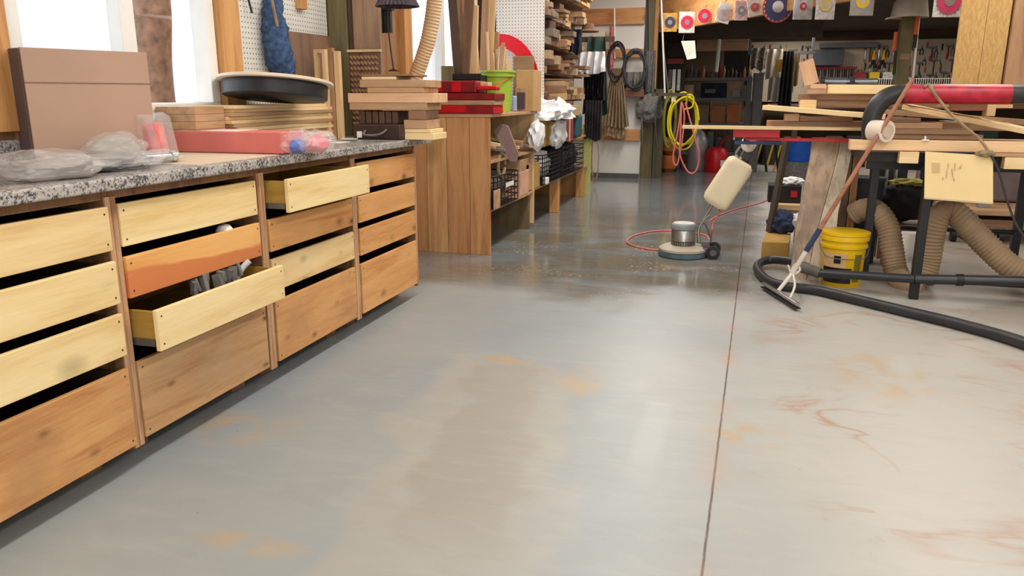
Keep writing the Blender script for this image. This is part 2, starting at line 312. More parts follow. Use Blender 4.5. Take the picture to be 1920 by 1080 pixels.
    jw = mth(t, 'MULTIPLY', ramp(t, mth(t, 'MULTIPLY', jd, 4.0), [(.0, 1.0), (.3, 0.0)]), ramp(t, nz(2.6, 4), [(.45, 0.0), (.62, 1.0)])); col = mix(t, mth(t, 'MULTIPLY', jw, .35), col, lin((172, 132, 110)))
    # scuffs and mop swirls
    mps = N(t, 'ShaderNodeMapping'); mps.inputs['Scale'].default_value = (1.0, 3.2, 1); mps.inputs['Rotation'].default_value = (0, 0, -.3); t.links.new(P, mps.inputs[0])
    col = mix(t, ramp(t, nz(3.0, 8, 1.4, mps.outputs[0]), [(.5, 0.0), (.75, .11)]), col, lin((196, 196, 190))); col = mix(t, ramp(t, nz(4.3, 8, 1.0, mps.outputs[0]), [(.54, 0.0), (.78, .13)]), col, lin((118, 116, 110)))
    # specks and chips
    col = mix(t, ramp(t, nz(26, 1), [(.80, 0.0), (.84, .6)]), col, lin((110, 106, 100)))
    t.links.new(col, b.inputs['Base Color'])
    rg = mth(t, 'ADD', .34, mth(t, 'MULTIPLY', med, .16)); rg2 = mth(t, 'ADD', .06, mth(t, 'MULTIPLY', nz(5, 4), .12))
    r = mix(t, wet, rg, rg2); r = mix(t, mth(t, 'MULTIPLY', foam, .8), r, (.5, .5, .5)); t.links.new(r, b.inputs['Roughness'])
    bp = N(t, 'ShaderNodeBump', Strength=.08, Distance=.004); t.links.new(nz(7, 4), bp.inputs['Height']); t.links.new(bp.outputs[0], b.inputs['Normal']); b.inputs['Specular IOR Level'].default_value = .55
    return m
struct('floor', M().box(-2.7, 5.2, -2.2, 16, -.1, 0), floor_mat())
wallp = plain('off white wall', (206, 200, 188), .8, var=.05); wallb = plain('brown far wall', (96, 78, 60), .85, var=.2, scale=2); ceilp = plain('white ceiling', (226, 222, 214), .85, var=.03)
# left wall with two window openings: window 1 y 1.9-3.34, window 2 y 5.35-7.1
wl = M(); XW0, XW1 = -2.62, -2.5
W1 = (2.2, 3.34, 1.10, 2.3); W2 = (5.66, 7.25, 1.2, 2.3)
wl.box(XW0, XW1, -2.2, 16, 0, 1.10); wl.box(XW0, XW1, -2.2, 16, 2.3, 3.0); wl.box(XW0, XW1, -2.2, W1[0], 1.10, 2.3); wl.box(XW0, XW1, W1[1], W2[0], 1.10, 2.3); wl.box(XW0, XW1, W2[1], 16, 1.10, 2.3); wl.box(XW0, XW1, W2[0], W2[1], 1.1, W2[2])
struct('wall_left', wl, wood('sheathing wall', (176, 132, 92), (140, 100, 66), 'Z'))
struct('wall_right', M().box(5.0, 5.12, -2.2, 16, 0, 3), wallp); struct('wall_front', M().box(-2.62, 5.12, -2.2, -2.1, 0, 3), wallp); struct('wall_back', M().box(-2.62, 5.12, 15.5, 15.62, 0, 3), wallb)
struct('ceiling', M().box(-2.62, 5.12, -2.2, 15.62, 3.0, 3.1), ceilp)
BA = Vector((-1.29, 11.93, 0)); BB = Vector((1.5, 7.6, 0)); bd = (BB - BA).normalized(); bn = Vector((-bd.y, bd.x, 0))
q = BA + bn * .09; q2 = BB + bn * .09
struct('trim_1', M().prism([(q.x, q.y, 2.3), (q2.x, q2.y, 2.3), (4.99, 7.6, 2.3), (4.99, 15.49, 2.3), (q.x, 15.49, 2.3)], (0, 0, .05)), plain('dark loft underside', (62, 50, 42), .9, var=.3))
# partition of white metal sheets at the far left
struct('wall_partition', M().box(-2.49, -1.47, 11.72, 11.78, 0, 2.99), wmet)
for i, (z0, z1) in enumerate(((.56, .72), (1.74, 1.86), (2.2, 2.42))): struct('trim_%d' % (i + 2), M().box(-2.49, -1.47, 11.66, 11.715, z0, z1), orgX)
struct('baseboard_partition', M().box(-2.49, -1.47, 11.69, 11.715, 0, .07), plain('dark kick strip', (78, 78, 80), .5))
# ------------------------------------------------------------ windows
vinyl = plain('white vinyl', (236, 234, 228), .4, var=.03)
glass, t, b = nt('window glass'); b.inputs['Transmission Weight'].default_value = 1; b.inputs['Roughness'].default_value = .02; b.inputs['IOR'].default_value = 1.1; b.inputs['Base Color'].default_value = (.95, .97, 1, 1)
def window(n, y0, y1, z0, z1, muls):
    wn = thing('window_%d' % n, (-2.55, (y0 + y1) / 2, z0), None, None); wn['kind'] = 'structure'; f = M(); f.box(-2.6, -2.47, y0, y1, z0, z0 + .07); f.box(-2.6, -2.47, y0, y1, z1 - .07, z1); f.box(-2.6, -2.47, y0, y0 + .06, z0 + .07, z1 - .07); f.box(-2.6, -2.47, y1 - .06, y1, z0 + .07, z1 - .07)
    build('window_frame', f, vinyl, wn, bevel=.004)
    f = M()
    for m in muls: f.box(-2.59, -2.49, m - .04, m + .04, z0 + .07, z1 - .07)
    build('sash_bar', f, vinyl, wn, bevel=.004); build('glass_pane', M().box(-2.555, -2.55, y0 + .05, y1 - .05, z0 + .06, z1 - .06), glass, wn)
window(1, *W1, [2.8]); window(2, *W2, [6.4])
struct('trim_5', M().box(-2.5, -2.44, 3.35, 3.50, 1.06, 2.4), orgZ); struct('trim_6', M().box(-2.5, -2.47, 2.2, 3.35, 1.02, 1.10), orgX); struct('trim_7', M().box(-2.5, -2.45, 5.52, 5.65, 1.0, 2.4), orgZ)
struct('trim_8', M().box(-2.5, -2.45, 2.02, 2.19, 1.08, 2.4), orgZ)
# trunk and siding shapes outside stand in for a brown reflection and film
tr = M(); tr.tube([(-4.2, 4.95, -.5), (-4.25, 4.92, 1.2), (-4.15, 4.88, 2.0), (-4.3, 4.86, 3.2), (-4.2, 4.9, 4.4)], lambda u: .19 - .08 * u, 14)

build('reflection_trunk', tr, plain('brown reflection tone', (150, 118, 96), .9, var=.4, scale=14, bump=1), label='brown trunk shape standing in for a reflection in the left window', cat='tree', smooth=True)
build('film_backdrop', M().box(-9, -8.9, 5.5, 14, -.5, 3.2), plain('lavender film tone', (224, 222, 240), .7, var=.01), label='pale lavender plane standing in for film in the left window', cat='building')
struct('ground_outside', M().box(-20, -2.7, -5, 20, -.6, -.5), plain('pale ground', (170, 160, 150), .9))
# ------------------------------------------------------------ countertop and drawer cabinets
def granite():
    m, t, b = nt('speckled laminate'); tc = N(t, 'ShaderNodeTexCoord'); g = N(t, 'ShaderNodeNewGeometry')
    n = N(t, 'ShaderNodeTexNoise', Scale=120.0, Detail=5.0, Roughness=.7); t.links.new(tc.outputs['Object'], n.inputs['Vector']); n2 = N(t, 'ShaderNodeTexNoise', Scale=14.0, Detail=3.0); t.links.new(tc.outputs['Object'], n2.inputs['Vector'])
    f = mth(t, 'ADD', n.outputs[0], mth(t, 'MULTIPLY', mth(t, 'SUBTRACT', n2.outputs[0], .5), .3))
    t.links.new(ramp(t, f, [(.40, lin((66, 64, 66))), (.47, lin((128, 124, 122))), (.53, lin((190, 184, 178))), (.66, lin((168, 162, 154)))]), b.inputs['Base Color']); b.inputs['Roughness'].default_value = .3; return m
gr = granite(); CT = .96
ct = thing('countertop', (-2.16, 2.7, .92), 'long grey speckled laminate countertop over the drawer cabinets', 'countertop')
build('worktop', M().box(-2.5, -1.815, 1.1, 4.45, .922, CT), gr, ct, bevel=.006); build('backsplash', M().box(-2.5, -2.478, 1.1, 4.45, CT, 1.05), gr, ct, bevel=.003)
build('dust_sheet', M().box(-2.4, -1.86, 2.35, 3.1, CT, CT + .002), plain('beige hardboard sheet', (206, 184, 158), .7, var=.05), label='thin beige hardboard sheet lying on the speckled countertop', cat='board')
XF = -1.854
LV = [(.738, .874), (.570, .705), (.400, .537), (.090, .355)]
NM = ['top', 'second', 'third', 'deep bottom']
slide = plain('drawer slide steel', (120, 120, 122), .35, .8)
def cabinet(y0, y1, fronts, mats, pulls, label, sl, sr):
    c = thing('drawer_cabinet', ((XF - .3), (y0 + y1) / 2, .06), label, 'cabinet')
    k = M(); k.box(-2.45, XF - .008, y0, y0 + sl, .07, .918).box(-2.45, XF - .008, y1 - sr, y1, .07, .918); k.b.free(); build('side_panel', M().box(-2.45, XF - .008, y0, y0 + sl, .07, .918), carc, c); build('side_panel', M().box(-2.45, XF - .008, y1 - sr, y1, .07, .918), carc, c)
    build('front_edge', M().box(XF - .0075, XF - .001, y0, y0 + sl, .07, .9), edge, c); build('front_edge', M().box(XF - .0075, XF - .001, y1 - sr, y1, .07, .9), edge, c)
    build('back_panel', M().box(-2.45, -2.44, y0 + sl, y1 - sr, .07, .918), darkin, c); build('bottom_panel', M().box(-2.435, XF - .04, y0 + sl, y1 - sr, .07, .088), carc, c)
    build('top_rail', M().box(XF - .03, XF - .012, y0 + sl + .001, y1 - sr - .001, .892, .918), carc, c)
    for yy in (y0 + .07, y1 - .14): build('foot_block', M().box(XF - .24, XF - .12, yy, yy + .09, 0, .069), brnX, c)
    for yy in (y0 + .07, y1 - .14): build('foot_block', M().box(-2.4, -2.3, yy, yy + .09, 0, .069), brnX, c)
    f0, f1 = fronts
    for i, (z0, z1) in enumerate(LV):
        p = pulls[i]; x1 = XF + p + .004
        fr = M().box(x1 - .018, x1, f0, f1, z0, z1); 
        d = build('drawer', fr, mats[i], c, bevel=.0025)
        bx = M(); a0, a1 = f0 + .014, f1 - .014; xb = x1 - .5
        bx.box(xb, x1 - .019, a0, a0 + .012, z0 + .012, z1 - .01).box(xb, x1 - .019, a1 - .012, a1, z0 + .012, z1 - .01).box(xb, xb + .012, a0 + .0125, a1 - .0125, z0 + .012, z1 - .01).box(xb + .0125, x1 - .019, a0 + .0125, a1 - .0125, z0 + .012, z0 + .018)
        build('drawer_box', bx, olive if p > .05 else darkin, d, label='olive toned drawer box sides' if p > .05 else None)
        if p > .05: [build('drawer_slide', M().box(x1 - .3, x1 - .022, g_, g_ + .012, z0 + .014, z0 + .036), slide, d) for g_ in (f0 + .001, f1 - .013)]
        s = M()
        for yy in (f0 + .018, f1 - .018):
            for zz in (z0 + .022, z1 - .022): s.cyl((x1 - .001, yy, zz), (x1 + .0007, yy, zz), .0035, n=8)
        build('screw', s, dgry, d)
    return c
cabinet(1.185, 1.924, (1.195, 1.897), [pine2, pine, pine, ply], [.012, .016, .016, .012], 'leftmost drawer cabinet in the run, cut by the photo edge, pale fronts', .008, .02)
cabinet(1.926, 2.711, (1.952, 2.672), [pine, heart, pine, ply2], [.0, .004, .098, .0], 'drawer cabinet with orange second front and third drawer pulled open', .02, .02)
cabinet(2.713, 3.494, (2.744, 3.462), [pine, honey, pine2, ply], [.1, .0, .0, .0], 'drawer cabinet with its pale top drawer pulled open', .02, .02)
cabinet(3.496, 4.275, (3.53, 4.244), [honey, honey, honey, honey], [.0, .0, .0, .0], 'rightmost drawer cabinet in the run, all four honey fronts shut', .02, .02)
# things inside the open drawer
tc_ = M()
for k in range(14): tc_.obox((-1.83 - random.random() * .05, 2.25 + k * .02, .53 + random.random() * .02), (.03, .014, .05), Euler((0, random.uniform(-.4, .4), random.uniform(-.5, .5))))
build('wire_brush', tc_, gryf, label='grey bristly brush poking from the open third drawer', cat='brush')
build('scraper', M().tube([(-1.86, 2.5, .5), (-1.84, 2.53, .55), (-1.82, 2.55, .575)], .012), plain('translucent handle', (196, 200, 204), .3), label='whitish plastic scraper sticking up in the open third drawer', cat='scraper', smooth=True)
build('ball', M().lathe([(.005, 0), (.03, .002), (.034, .02), (.022, .04), (.002, .046)], (-1.885, 2.5, .68), 16), white, label='round white ball showing above the orange drawer front', cat='ball', smooth=True)
# ------------------------------------------------------------ on the countertop
pn = thing('mdf_slab', (-2.36, 2.36, CT), 'large mauve brown flat panel standing on the countertop before the window', 'panel')
rz = Matrix.Rotation(R(-22), 3, 'Z'); pc = Vector((-2.33, 2.365, CT + .20))
build('panel_board', M().obox(pc + rz @ Vector((-.01, 0, 0)), (.1, .44, .398), rz), mdfd, pn, bevel=.004, label='dark grey brown edge and back')
build('panel_face', M().obox(pc + rz @ Vector((.054, 0, .14)), (.008, .435, .12), rz).obox(pc + rz @ Vector((.054, 0, -.0505)), (.008, .435, .277), rz), mdf, pn, bevel=.001, label='two mauve brown face boards with a seam')
# red/white packet
pk = thing('bagged_packet', az(280, 290, CT) , 'small upright red and white packet in clear plastic', 'packet'); c0 = Vector((-2.2, 2.55, CT))
RL[pk.name] = c0; pk.location = c0
build('packet', M().obox(c0 + Vector((0, 0, .07)), (.06, .085, .135), Euler((0, R(-8), R(20)))), plain('coral print', (214, 110, 106), .5, var=.3, scale=25), pk, bevel=.006)
build('plastic_wrap', M().hexa([c0 + Vector(v) for v in ((-.045, -.06, .002), (.05, -.065, .002), (.05, .075, .002), (-.045, .07, .002), (-.025, -.075, .175), (.02, -.07, .16), (.025, .07, .165), (-.02, .08, .185))]), clear, pk, bevel=.012)
# long pink/red carton
lb = thing('long_carton', (-2.15, 2.84, CT), 'long low pink and red carton in plastic on the countertop', 'carton'); rz = Matrix.Rotation(R(-6), 3, 'Z')
cA = az(315, 286, CT); cB = az(528, 291, CT); cu = (cB - cA).normalized(); cn = Vector((-cu.y, cu.x, 0)); cl = (cB - cA).length; rz = Matrix((cu, cn, Vector((0, 0, 1)))).transposed(); cc = (cA + cB) / 2 + cn * .1 + Vector((0, 0, .049))
build('carton_body', M().obox(cc, (cl, .19, .09), rz), plain('brick pink carton', (204, 112, 104), .5, var=.12, scale=6), lb, bevel=.005)
build('paper_label', M().obox(cc + rz @ Vector((-.03, .0, .046)), (.17, .17, .002), rz), plain('label white', (238, 214, 200), .5), lb, label='pale rectangular label on the lid')
build('plastic_wrap', M().blob(cc + rz @ Vector((cl / 2 + .03, -.01, -.0)), (.07, .09, .05), .3, 2.4, 3, floor=CT + .001, seed=8), clear, lb, smooth=True)
build('blue_pouch', M().blob(az(549, 288, CT) + Vector((0, .03, .028)), (.045, .06, .034), .15, 2, 3, floor=CT + .001, seed=1), blu, label='bright blue pouch at the right end of the pink carton', cat='pouch', smooth=True)
cg = thing('clear_bag', (-2.02, 3.36, CT), 'clear plastic bag with pink contents at the countertop front edge', 'bag')
build('bag_film', M().blob(az(592, 288, CT) + Vector((-.02, .05, .042)), (.065, .1, .055), .25, 2.2, 4, floor=CT + .001, seed=14), clear, cg, smooth=True); build('bag_contents', M().blob(az(592, 288, CT) + Vector((-.02, .05, .036)), (.045, .065, .036), .2, 2, 3, floor=CT + .003, seed=4), plain('pink foam', (220, 96, 110), .7), cg, smooth=True)
# plastic bags at the left
b1 = thing('plastic_bag', (-2.06, 1.83, CT), 'clear plastic bag with a grey block, nearest the left photo edge', 'bag')
build('grey_block', M().obox((-1.985, 1.83, CT + .028), (.17, .2, .05), Euler((0, 0, R(-12)))), plain('grey foam', (150, 142, 138), .8), b1, bevel=.01)
build('bag_film', M().blob((-1.99, 1.82, CT + .035), (.135, .16, .052), .22, 2.0, 5, floor=CT + .001, seed=22), clear2, b1, smooth=True)
b2 = thing('plastic_bag', (-2.1, 2.2, CT), 'large crumpled bag of grey gloves in the middle of the heap', 'bag')
build('glove_bundle', M().blob((-2.08, 2.13, CT + .022), (.13, .19, .028), .3, 2.5, 4, floor=CT + .003, seed=31), plain('grey rubber', (142, 140, 134), .6, var=.2), b2, smooth=True)
build('bag_film', M().blob((-2.07, 2.13, CT + .028), (.15, .21, .036), .25, 2.2, 5, floor=CT + .001, seed=44), clear, b2, smooth=True)
b3 = thing('plastic_bag', (-2.22, 2.4, CT), 'cloudy bag of round pads leaning on the brown panel', 'bag')
build('pad', M().blob((-2.19, 2.33, CT + .05), (.06, .1, .05), .12, 1.5, 4, floor=CT + .003, seed=41), plain('olive grey pad', (158, 150, 132), .8), b3, smooth=True)
build('bag_film', M().blob((-2.19, 2.33, CT + .052), (.07, .125, .06), .2, 2, 5, floor=CT + .001, seed=54), clear, b3, smooth=True)
b4 = thing('plastic_bag', (-2.0, 2.5, CT), 'knotted end of a clear bag near the front edge', 'bag')
build('bag_film', M().blob((-2.05, 2.36, CT + .022), (.055, .12, .028), .3, 2.4, 5, floor=CT + .001, seed=64), clear2, b4, smooth=True)
build('pipe_fitting', M().cyl((-2.07, 2.3, CT + .022), (-2.03, 2.42, CT + .022), .016, n=14).cyl((-2.03, 2.42, CT + .022), (-2.024, 2.44, CT + .022), .021, n=14), chrome, b4, smooth=True)
build('yellow_strap', M().tube([az(96, 296, CT) + Vector((0, 0, .02)), az(115, 288, CT) + Vector((0.02, -.05, .03)), az(150, 290, CT) + Vector((.1, -.1, .05))], .008), yelc, label='thin yellow strap lying across the plastic bags', cat='strap', smooth=True)
# stacked plywood sheets with a round tabletop on top
z = CT
cols = [tanX, wood('ply x a', (210, 178, 122), (184, 146, 92), 'Y'), wood('ply x b', (222, 194, 140), (196, 160, 104), 'Y'), wood('ply x c', (196, 156, 116), (164, 122, 86), 'Y')]
for i in range(12):
    T = .0165; ca = Vector((-2.36 + random.uniform(-.012, .012), 3.61 + random.uniform(-.02, .02), z + T / 2 + .0003)); rzz = random.uniform(-.02, .02) + .04
    u = Vector((math.cos(rzz + math.pi / 2), math.sin(rzz + math.pi / 2), 0))
    nmz = ['lowest', 'second lowest', 'third lowest', 'fourth lowest', 'fifth lowest', 'sixth lowest', 'sixth from top', 'fifth from top', 'fourth from top', 'third from top', 'second from top', 'topmost'][i]
    board('plywood_sheet', '%s pale plywood sheet in the stack under the round top' % nmz, 'plywood sheet', ca - u * .52, ca + u * .52, .22, T - .001, palX if i % 3 else tanX, 'plywood sheets under the round top', bevel=.001); z += T
for i in range(6):
    T = .032; ca = Vector((-2.36, 2.97, CT + .0035 + T * (i + .5))); u = Vector((0, 1, 0))
    board('wood_offcut', 'brown board %s in the short stack left of the plywood' % ['at the bottom', 'second from bottom', 'third from bottom', 'third from top', 'second from top', 'at the top'][i], 'board', ca - u * .1, ca + u * .1, .2, T - .001, cedX if i % 2 else tanX, 'short brown boards by the window', bevel=.001)
rd = thing('round_tabletop', (-2.13, 3.3, z), 'black round disc with cream top lying on the plywood stack', 'disc'); q = Euler((R(-7), R(0), 0)).to_matrix()
build('black_rim', M().lathe([(.24, 0), (.248, .004), (.25, .066), (.248, .07)], (-2.215, 3.42, z + .031), 64, q), blk, rd, smooth=True); build('cream_top', M().lathe([(.272, 0), (.276, .003), (.276, .013), (.272, .016)], Vector((-2.215, 3.42, z + .031)) + q @ Vector((0, 0, .0705)), 64, q), plain('cream laminate', (216, 202, 178), .35, var=.04), rd, smooth=True, label='cream coloured top sheet')
# papers
for i, (px, py) in enumerate(((640, 268), (665, 262), (615, 266))):
    p = az(px, py, CT); build('paper_sheet', M().obox(p + Vector((-.03, 0, .002 + .003 * i)), (.09, .14, .0025), Euler((0, 0, .4 * i))), white, label=['white paper nearest the wood block stack', 'white paper lying against the dark case', 'white paper beside the clear pink bag'][i], cat='paper')
# dark case with handle
cs = thing('tool_case', (-2.2, 4.2, CT), 'dark brown flat case with grey handle beneath the wood blocks', 'case'); 
a = ay(662, 262, 4.05); bq = ay(752, 262, 4.05)
build('case_body', M().box(a.x, bq.x, 4.05, 4.33, CT, CT + .085), plain('dark brown case', (62, 42, 36), .5, var=.15), cs, bevel=.01)
build('handle', M().tube([(a.x + .08, 4.05, CT + .05), (a.x + .085, 4.02, CT + .03), (a.x + .15, 4.015, CT + .026), (a.x + .2, 4.02, CT + .04), (a.x + .21, 4.05, CT + .055)], .006), gryf, cs, smooth=True)
build('latch', M().box(a.x + .03, a.x + .06, 4.04, 4.05, CT + .01, CT + .045), white, cs, bevel=.002)
# stacked blocks and boards at the counter end: (x0,x1,thick,material,name,label)
z = CT; Y0 = 4.1
def blk_at(x0, x1, th, mat, name, label, zz, dep=.2, y=Y0, rot=0):
    a = ay(x0, 200, y).x; c = ay(x1, 200, y).x
    board(name, label, 'wood block' if 'block' in name else 'board', Vector((a, y + dep / 2, zz + th / 2)), Vector((c, y + dep / 2 + rot, zz + th / 2)), dep, th - .0012, mat, 'wood offcuts stacked at the counter end', bevel=.003)
    return zz + th
zc = z
zc = blk_at(757, 812, .038, palX2, 'wood_block', 'cream block at the bottom right of the offcut stack', zc)
zc = blk_at(757, 806, .022, palX, 'wood_block', 'pale block second from the bottom of the offcut stack', zc)
zc = blk_at(756, 800, .05, tanX, 'wood_block', 'scalloped tan block third from the bottom of the offcut stack', zc)
zc = blk_at(765, 797, .052, brnX, 'wood_block', 'short grey brown block under the long tan boards', zc)
zz = CT + .152
zz = zc
for (x0, x1, th, mt, lb_) in ((655, 800, .04, tanX, 'long tan board with dark ends under the peach board'), (653, 813, .054, pinkX, 'longest peach coloured board in the offcut stack'), (690, 795, .03, cedX, 'thin cedar board above the peach board'), (676, 801, .042, tanX, 'thick tan block board second from the top of the stack'), (680, 744, .018, palX, 'pale slat lying left on top of the offcut stack'), (678, 775, .012, brnX, 'thin brown slat topmost on the offcut stack')):
    zz = blk_at(x0, x1, th, mt, 'wood_board', lb_, zz, .22)
for i in range(6): board('wood_block', 'dark walnut block in the row on the dark case, %s' % ['leftmost', 'second from left', 'third from left', 'third from right', 'second from right', 'rightmost'][i], 'wood block', (a.x + .01 + i * .041, 4.2, CT + .121), (a.x + .044 + i * .041, 4.2, CT + .121), .16, .07, drkX, 'walnut blocks on the case', bevel=.003)
# ------------------------------------------------------------ left wall between the windows
pgm = pegboard('white pegboard on wall', (232, 230, 222), (1, 2)); build('pegboard', M().box(-2.499, -2.488, 3.51, 4.45, .97, 2.4), pgm, label='white pegboard on the left wall behind the blue wool duster', cat='pegboard')
build('wooden_post', M().box(-2.49, -2.36, 4.46, 4.62, 0, 2.95), olvZ, label='olive treated wall post right of the left pegboard', cat='post', bevel=.004)
pA = ay(652, 100, 4.66); pB = ay(742, 100, 4.66)
build('tall_board', M().box(-2.34, -2.16, 4.50, 4.53, .0, 2.5), wood('tan tall board', (170, 138, 112), (132, 102, 80), 'Z'), label='tall tan board standing behind the offcut stack', cat='board', bevel=.002)
build('tall_board', M().box(-2.355, -2.343, 4.47, 4.64, .0, 2.3), drkZ, label='tall dark narrow board edge left of the tan board', cat='board', bevel=.002)
# woven cane panel
wv = thing('woven_panel', (-2.2, 4.46, 1.2), 'woven brown basket panel behind the offcut stack', 'basket'); a = ay(655, 120, 4.47).x; c = ay(714, 120, 4.47).x
build('backing', M().box(a, c, 4.468, 4.476, .97, 1.46), brnZ, wv)
k = M()
for j in range(14):
    zz = 1.0 + j * .033
    for i in range(8):
        x = a + .012 + i * (c - a - .02) / 8; k.obox((x + .008, 4.462 + (.003 if (i + j) % 2 else 0), zz), (.024, .008, .011), Euler((0, R(40), 0)))
build('weave', k, tanX, wv); build('rim', M().box(a - .004, c + .004, 4.455, 4.479, 1.46, 1.475), palX, wv)
# blue wool duster on a hook
dd = thing('wool_duster', (-2.42, 3.85, 1.24), 'blue grey wool duster hanging on the white pegboard', 'duster'); k = M()
top = ax(512, -20, -2.44); bot = ax(532, 158, -2.42); mid = ax(520, 90, -2.41)
k.tube([top, ax(512, 30, -2.43), mid, ax(530, 130, -2.42), bot], lambda u: .035 + .035 * math.sin(min(1, u * 1.05) * 2.6), 22, step=12)
for v in k.b.verts:
    n = noise.noise(v.co * 34) * .014 + noise.noise(v.co * 90) * .006; v.co += Vector((n, n * .8, n * .3))
build('wool_head', k, denim, dd, smooth=True); build('handle', M().tube([ax(505, -25, -2.375), ax(520, 50, -2.375)], .008), canv, dd, smooth=True)
h = ax(465, -3, -2.46); build('wall_hook', M().tube([h + Vector((-.02, 0, .04)), h, h + Vector((.01, .01, -.07))], .006), blkm, label='small black hook at the top of the white pegboard', cat='hook', smooth=True)
a = ay(588, -10, 4.1); build('hanging_block', M().box(-2.487, -2.45, 4.1, 4.17, 1.68, 1.95), orgZ, label='orange wood block at the top of the pegboard', cat='wood block', bevel=.003)
# leaning dark boards and small frames on the counter
def quadbrd(name, label, cat, pts, vec, mat, grp=None, bevel=.002): return build(name, M().prism(pts, vec), mat, label=label, cat=cat, group=grp, bevel=bevel)
quadbrd('leaning_board', 'large dark brown board leaning on the pegboard behind the round top', 'board', [ax(540, 58, -2.40), ax(622, 68, -2.40), ax(642, 190, -2.36) , Vector((-2.36, 4.3, CT)), Vector((-2.36, 3.93, CT))], (-.035, 0, 0), brnZ)
fr = thing('picture_frame', (-2.3, 4.0, CT), 'pale empty wooden frame leaning against the dark board', 'frame'); a = ay(591, 93, 4.02); c = ay(612, 93, 4.02)
build('frame_bars', M().box(a.x, a.x + .02, 4.0, 4.03, CT, a.z).box(c.x - .02, c.x, 4.0, 4.03, CT, a.z).box(a.x + .02, c.x - .02, 4.0, 4.03, a.z - .02, a.z).box(a.x + .02, c.x - .02, 4.0, 4.03, CT, CT + .02), palZ, fr)
for (x0, x1, y, m_, l_) in ((613, 624, 90, tanZ, 'narrow tan upright board right of the pale frame'), (626, 636, 96, palZ, 'narrow pale upright board next to the olive post'), (602, 609, 122, palZ, 'short pale stick standing inside the frame opening')):
    a = ay(x0, y, 4.06); c = ay(x1, y, 4.06); build('upright_board', M().box(a.x, c.x, 4.05, 4.08, CT, a.z), m_, label=l_, cat='board', bevel=.002)
# pleated shade on a stem
zt = zz_top = 0
lp = thing('pleated_shade_lamp', (-2.1, 4.3, 1.33), 'dark pleated shade on a thin black stem above the offcuts', 'lamp'); tcen = ay(745, 2, 4.3); k = M(); n = 64; rings = []
for r, z in ((.045, 1.86), (.075, 1.79), (.122, 1.695)):
    rings.append([k.b.verts.new((tcen.x + (r + (.006 if i % 2 else -.006) * (r / .12)) * math.cos(2 * math.pi * i / n), 4.3 + (r + (.006 if i % 2 else -.006)) * math.sin(2 * math.pi * i / n), z)) for i in range(n)])
for a_, b_ in zip(rings, rings[1:]):
    for i in range(n): k.b.faces.new((a_[i], a_[(i + 1) % n], b_[(i + 1) % n], b_[i]))
k.b.faces.new(rings[0]); sh = build('shade', k, plain('dark mauve pleats', (74, 62, 70), .8, var=.3, scale=60), lp)
s0 = ay(727, 30, 4.3); s1 = ay(738, 132, 4.3)
build('stem', M().tube([Vector((tcen.x, 4.3, 1.8)), s0, s1], .0045), blkm, lp, smooth=True); build('foot', M().lathe([(.03, 0), (.032, .004), (.01, .012)], (s1.x, 4.3, 1.352 if False else s1.z - .004), 20), blkm, lp, smooth=True)
a = ay(697, 62, 4.56); c = ay(735, 62, 4.56); bx_ = thing('black_brush', ((a.x + c.x) / 2, 4.57, a.z), 'black slotted brush head hanging behind the pleated shade', 'brush'); k = M()
for i in range(7): k.box(a.x + i * .019, a.x + i * .019 + .013, 4.56, 4.59, a.z, a.z + .13)
build('bristles', k, blk, bx_); build('head', M().box(a.x - .003, c.x + .003, 4.55, 4.6, a.z + .13, a.z + .16), blk, bx_)
# peach flexible hose dropping from above
build('flexible_hose', M().tube([(-2.10, 5.35, 2.5), ay(816, -20, 5.4), ay(806, 60, 5.4), ay(792, 110, 5.4), ay(778, 150, 5.4), ay(770, 180, 5.38)], .055, 20, ribs=.011), ductl, label='peach coloured corrugated hose hanging before the second window', cat='hose', smooth=True)
# ------------------------------------------------------------ cedar workbench and shelving along the left wall
wb = thing('cedar_shelving', (-2.15, 6.25, 0), 'cedar plank bench with open shelves and plank end panel', 'shelving unit')
xs = [-2.478, -2.36, -2.2, -2.01, -1.82 + .0]; k = 0
tones = [cedZ, cedZ2, cedZ, cedZ]; 
xx = [ay(p, 400, 5.62).x for p in (782, 804, 841, 883, 921)]; xx[0] = -2.478
for i in range(4): build('end_plank', M().box(xx[i] + .0015, xx[i + 1] - .0015, 5.6, 5.622, .0, 1.045), tones[i], wb, bevel=.002)
build('bench_top', M().box(-2.495, -1.81, 5.595, 7.26, 1.046, 1.07), cedX, wb, bevel=.002)
for z_ in (.33, .70): build('shelf', M().box(-2.49, -1.83, 5.623, 6.9, z_, z_ + .02), cedX, wb, bevel=.001)
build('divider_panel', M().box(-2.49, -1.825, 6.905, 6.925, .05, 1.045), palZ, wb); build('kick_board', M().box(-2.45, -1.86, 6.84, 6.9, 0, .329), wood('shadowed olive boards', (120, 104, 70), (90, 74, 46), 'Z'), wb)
build('shelf', M().box(-2.49, -1.83, 6.93, 9.55, .35, .372), cedX, wb, label='long low shelf on orange legs')
build('shelf', M().box(-2.49, -1.85, 6.93, 9.55, .72, .74), cedX, wb)
for y_ in (7.95, 9.3): build('leg', M().box(-1.93, -1.835, y_, y_ + .09, 0, .349), orgZ, wb, bevel=.003)
build('rear_board', M().box(-2.48, -1.95, 9.45, 9.5, 0, .349), orgZ, wb)
